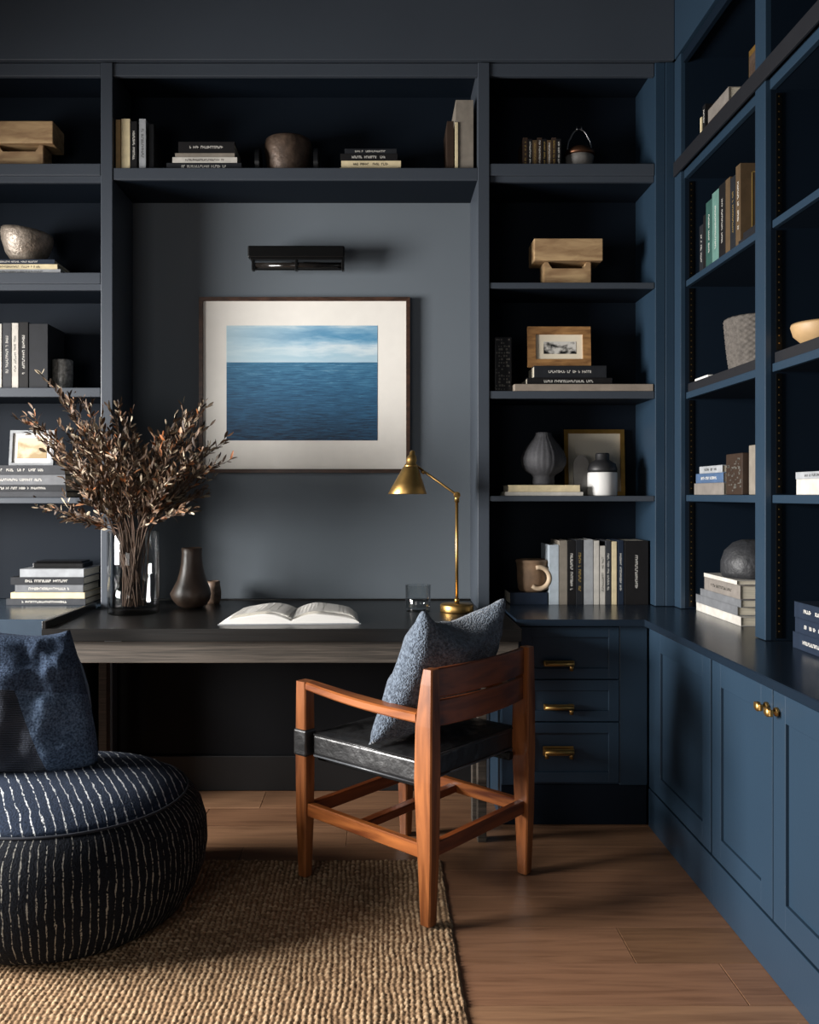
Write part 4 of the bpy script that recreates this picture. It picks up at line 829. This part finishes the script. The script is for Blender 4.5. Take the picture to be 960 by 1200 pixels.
b = bm_(); tube(b, [(.012, 0, zj-.008), (0, 0, zj), (hx, 0, hz)], .0048, 12); tube(b, [(hx+.035, 0, hz-.03), (hx+.022, 0, hz-.019)], .008, 12); obj('arm', b, BRASS, dl)
sx_ = PX(477.5, Yl)-lx; zs0 = PZ(579, Yl)-DZ
b = bm_(); lathe(b, [(.078, 0), (.079, .002), (.060, .045), (.042, .085), (.032, .108), (.029, .112), (.026, .112), (.030, .104), (.040, .083), (.058, .043), (.0765, .0)], 48)
for v_ in b.verts: v_.co.x += .12*v_.co.z
obj('lamp_shade', b, BRASS, dl, (sx_, 0, zs0))
b = bm_(); lathe(b, [(0, .108), (.0285, .110), (.026, .120), (.021, .124), (.022, .140), (.018, .155), (.012, .160), (.011, .172), (.006, .178), (0, .179)], 30)
for v_ in b.verts: v_.co.x += .12*v_.co.z
obj('socket_cap', b, BRASS, dl, (sx_, 0, zs0))
b = bm_(); lathe(b, [(0, .03), (.016, .035), (.022, .055), (.016, .08), (.010, .10), (0, .104)], 20); obj('bulb', b, mat('milky_bulb', '#c8c4bb', .3), dl, (sx_+.006, 0, zs0))
# ---------------------------------------------------------------- things on the desk
def tumbler(r, h, t, base, seg=48): return [(0, 0), (r*.94, 0), (r*.97, .004), (r, h), (r-t, h), (r-t-.001, base+.004), (r*.8, base), (0, base)]
gl = thing('drinking_glass', 'clear glass tumbler of water beside the brass lamp', 'glass', (PX(490, 3.68), 3.68, DZ))
b = bm_(); lathe(b, tumbler(.052, .108, .0025, .01), 48); obj('glass', b, GLASS, gl)
b = bm_(); lathe(b, [(0, .0101), (.038, .0102), (.0465, .016), (.0485, .05), (0, .05)], 48); obj('water', b, WATER, gl)
# open book
ob = thing('open_book', 'open book with blank white pages lying on the desk', 'book', (PX(345, 3.42), 3.30, DZ), .06)
def page_block(s, wd, dep, sk):
    b = bm_(); n = 22; rings = []
    for j, yy in enumerate((0, dep)):
        ring_top = []
        for i in range(n+1):
            t = i/n; x = s*wd*t; z = .008+.034*math.sin(min(1, t*2.4)*math.pi/2)*(1-t)**.55+.004*(1-t)
            if t > .97: z = .006
            ring_top.append((x+sk*yy, yy, z))
        ring_bot = [(s*wd*(n-i)/n+sk*yy, yy, .0035) for i in range(n+1)]
        rings.append(ring_top+ring_bot)
    loft(b, rings)
    for f in b.faces: f.smooth = len(f.verts) == 4
    return b
obj('left_pages', page_block(-1, .262, .27, .10), mat('leafed_paper', '#d9d7d2', .7, var=.06, vscale=8, stretch=(1, 1, 120)), ob)
obj('right_pages', page_block(1, .250, .27, .0), MATS['leafed_paper'], ob)
b = bm_(); prism(b, [(-.268, -.004), (.256, -.004), (.256, .274), (-.240, .274)], 0, .003, 'z'); obj('cover', b, BK['silver'], ob)
for s, wd in ((-1, .24), (1, .235)):       # a lifted leaf each side
    b = bm_(); n = 16; V = []
    for j, yy in enumerate((.004, .266)):
        V.append([])
        for i in range(n+1):
            t = i/n; V[j].append(b.verts.new((s*wd*t+(.10*yy if s < 0 else 0), yy, .016+.040*math.sin(min(1, t*2.0)*math.pi/2)*(1-t)**.5+.003)))
    for i in range(n): f = b.faces.new((V[0][i], V[0][i+1], V[1][i+1], V[1][i])); f.smooth = True
    bmesh.ops.solidify(b, geom=b.faces[:], thickness=.0004); obj('leaf', b, PAPER, ob)
# brown gourd vase and small cup
bvz = [(0, 0), (.040, 0), (.062, .012), (.076, .035), (.080, .058), (.074, .085), (.062, .115), (.052, .15), (.045, .19), (.042, .23), (.044, .252), (.040, .254), (.036, .23), (.04, .18), (0, .15)]
b = bm_(); lathe(b, bvz, 48, fn=lambda a, z: 1+.16*max(0, math.cos(a-math.pi))**6*math.exp(-((z-.055)/.028)**2))
tag(obj('vase', b, mat('dark_umber_clay', '#3a2c23', .42, var=.3, vscale=14, bump=.2), None, (PX(225, 3.80), 3.80, DZ), smooth=True), 'dark brown gourd shaped vase with bulging base on the desk', 'vase')
b = bm_(); lathe(b, [(0, 0), (.026, 0), (.034, .02), (.035, .05), (.030, .085), (.028, .098), (.024, .098), (.026, .05), (.02, .01), (0, .01)], 36)
tag(obj('bud_vase', b, mat('mottled_brown_glaze', '#6e5a4b', .5, var=.5, vscale=40, bump=.3), None, (PX(250, 3.95), 3.95, DZ)), 'small mottled cup shaped vase behind the brown gourd vase', 'vase')
# glass vase with dried branches
VX, VY = PX(156.5, 3.62), 3.62
gv = thing('glass_vase', 'tall clear glass cylinder vase holding dried branches', 'vase', (VX, VY, DZ))
b = bm_(); lathe(b, [(0, 0), (.097, 0), (.102, .004), (.103, .328), (.101, .331), (.098, .328), (.0965, .035), (.092, .026), (0, .024)], 64); obj('glass', b, GLASS, gv, smooth=True)
b = bm_(); lathe(b, [(0, .0242), (.091, .0262), (.0958, .035), (.0962, .15), (0, .15)], 64); obj('water', b, WATER, gv, smooth=True)
br = thing('dried_branches', 'sprawling bunch of dried brown leafy branches in the glass vase', 'dried branches', (VX, VY, DZ+.03))
sb = bm_(); lb = bm_(); rb = random.Random(21)
mouth = .30
def leafq(p, d, L, wv):
    d = d.normalized(); s = d.cross(Vector((rb.uniform(-1, 1), rb.uniform(-1, 1), rb.uniform(-1, 1)))).normalized(); nn = d.cross(s)
    w = L*wv; curl = rb.uniform(-.45, .55)*L
    pts = [(0, 0), (.3, .8), (.6, 1), (.85, .6), (1, 0)]
    L_ = []; R_ = []; M_ = []
    for t, ww in pts:
        c = p+d*L*t+nn*curl*t*t; M_.append(lb.verts.new(c))
        if 0 < t < 1: L_.append(lb.verts.new(c+s*w*ww*.5+nn*w*.15)); R_.append(lb.verts.new(c-s*w*ww*.5+nn*w*.15))
    for A in (L_, R_):
        q = [M_[0], M_[1], A[0]], [M_[1], M_[2], A[1], A[0]], [M_[2], M_[3], A[2], A[1]], [M_[3], M_[4], A[2]]
        for x in q: lb.faces.new(x).smooth = True
def bez(a, c, e, t): return a*(1-t)**2+c*2*t*(1-t)+e*t*t
tips = []
def T(px, py, Y): return Vector((PX(px, Y), Y, PZ(py, Y)))-Vector((VX, VY, DZ+.03))
targets = [(50, 440), (62, 452), (95, 470), (20, 490), (30, 487), (75, 475), (138, 475), (143, 488), (185, 520), (240, 480), (232, 478), (222, 500), (262, 520), (268, 540), (200, 505), (215, 490),
           (45, 595), (80, 610), (60, 560), (75, 540), (40, 510), (100, 500), (120, 505), (160, 510), (170, 530), (250, 560), (240, 580), (90, 570), (110, 540), (225, 600), (210, 560), (130, 530), (150, 550), (185, 570), (100, 590), (235, 530),
           (70, 500), (85, 520), (55, 530), (112, 515), (195, 540), (205, 580), (245, 500), (180, 545), (140, 520), (125, 560), (160, 575), (220, 545), (95, 545), (255, 545)]
for i, (tx, ty) in enumerate(targets):
    e = T(tx, ty, VY+rb.uniform(-.26, .24)); a0 = rb.uniform(0, 6.28); r0 = rb.uniform(0, .05)
    base = Vector((r0*math.cos(a0), r0*math.sin(a0), 0)); mx_ = Vector((.045*max(-1, min(1, e.x/.3))+rb.uniform(-.03, .03), .05*max(-1, min(1, e.y/.2)), mouth))
    ctl = mx_+Vector((e.x*.25, e.y*.2, (e.z-mouth)*.62)); P = [base.lerp(mx_, t/4) for t in range(4)]+[bez(mx_, ctl, e, t/14) for t in range(15)]
    tube(sb, P, [.0026]*4+[.0024-.0016*t/14 for t in range(15)], 5)
    ln = (e-mx_).length
    # leaves along the main stem, twigs
    for s in range(3, 15):
        t = s/14; p = bez(mx_, ctl, e, t); d = (bez(mx_, ctl, e, min(1, t+.05))-bez(mx_, ctl, e, t-.05)).normalized()
        for k2 in range(3):
            dd = (d+Vector((rb.uniform(-1, 1), rb.uniform(-1, 1), rb.uniform(-.6, .9)))*.9)
            leafq(p+d*rb.uniform(-.01, .01), dd, rb.uniform(.020, .042), rb.uniform(.22, .36))
        if s < 13 and rb.random() < .92:
            td = (d*1.1+Vector((rb.uniform(-1, 1), rb.uniform(-1, 1), rb.uniform(-.3, .8)))*.85).normalized(); tl = rb.uniform(.05, .12)*(.7+.3*(1-t))
            q = [p, p+td*tl*.5+Vector((0, 0, .006)), p+td*tl+Vector((0, 0, .018))]
            tube(sb, q, [.0014, .0011, .0006], 4)
            for k3 in range(7):
                tt = .15+.85*k3/6; pp = q[0].lerp(q[1], tt*2) if tt < .5 else q[1].lerp(q[2], tt*2-1)
                dd = td+Vector((rb.uniform(-1, 1), rb.uniform(-1, 1), rb.uniform(-.5, 1)))*.8
                leafq(pp, dd, rb.uniform(.020, .042), rb.uniform(.24, .38))
obj('stems', sb, mat('twig_bark', '#4a3628', .8, var=.3), br)
m, nt, pb = nodes('dried_leaves'); g = N(nt, 'ShaderNodeNewGeometry')
r = ramp(nt, g.outputs['Random Per Island'], [(0, lin('#33261c')), (.3, lin('#4f3b2b')), (.5, lin('#6d5138')), (.62, lin('#4a3d33')), (.74, lin('#8a7a64')), (.86, lin('#b8ab92')), (.96, lin('#8c5226')), (1, lin('#8c5226'))])
nt.links.new(r.outputs[0], pb.inputs['Base Color']); pb.inputs['Roughness'].default_value = .62
me_o = obj('leaves', lb, m, br)
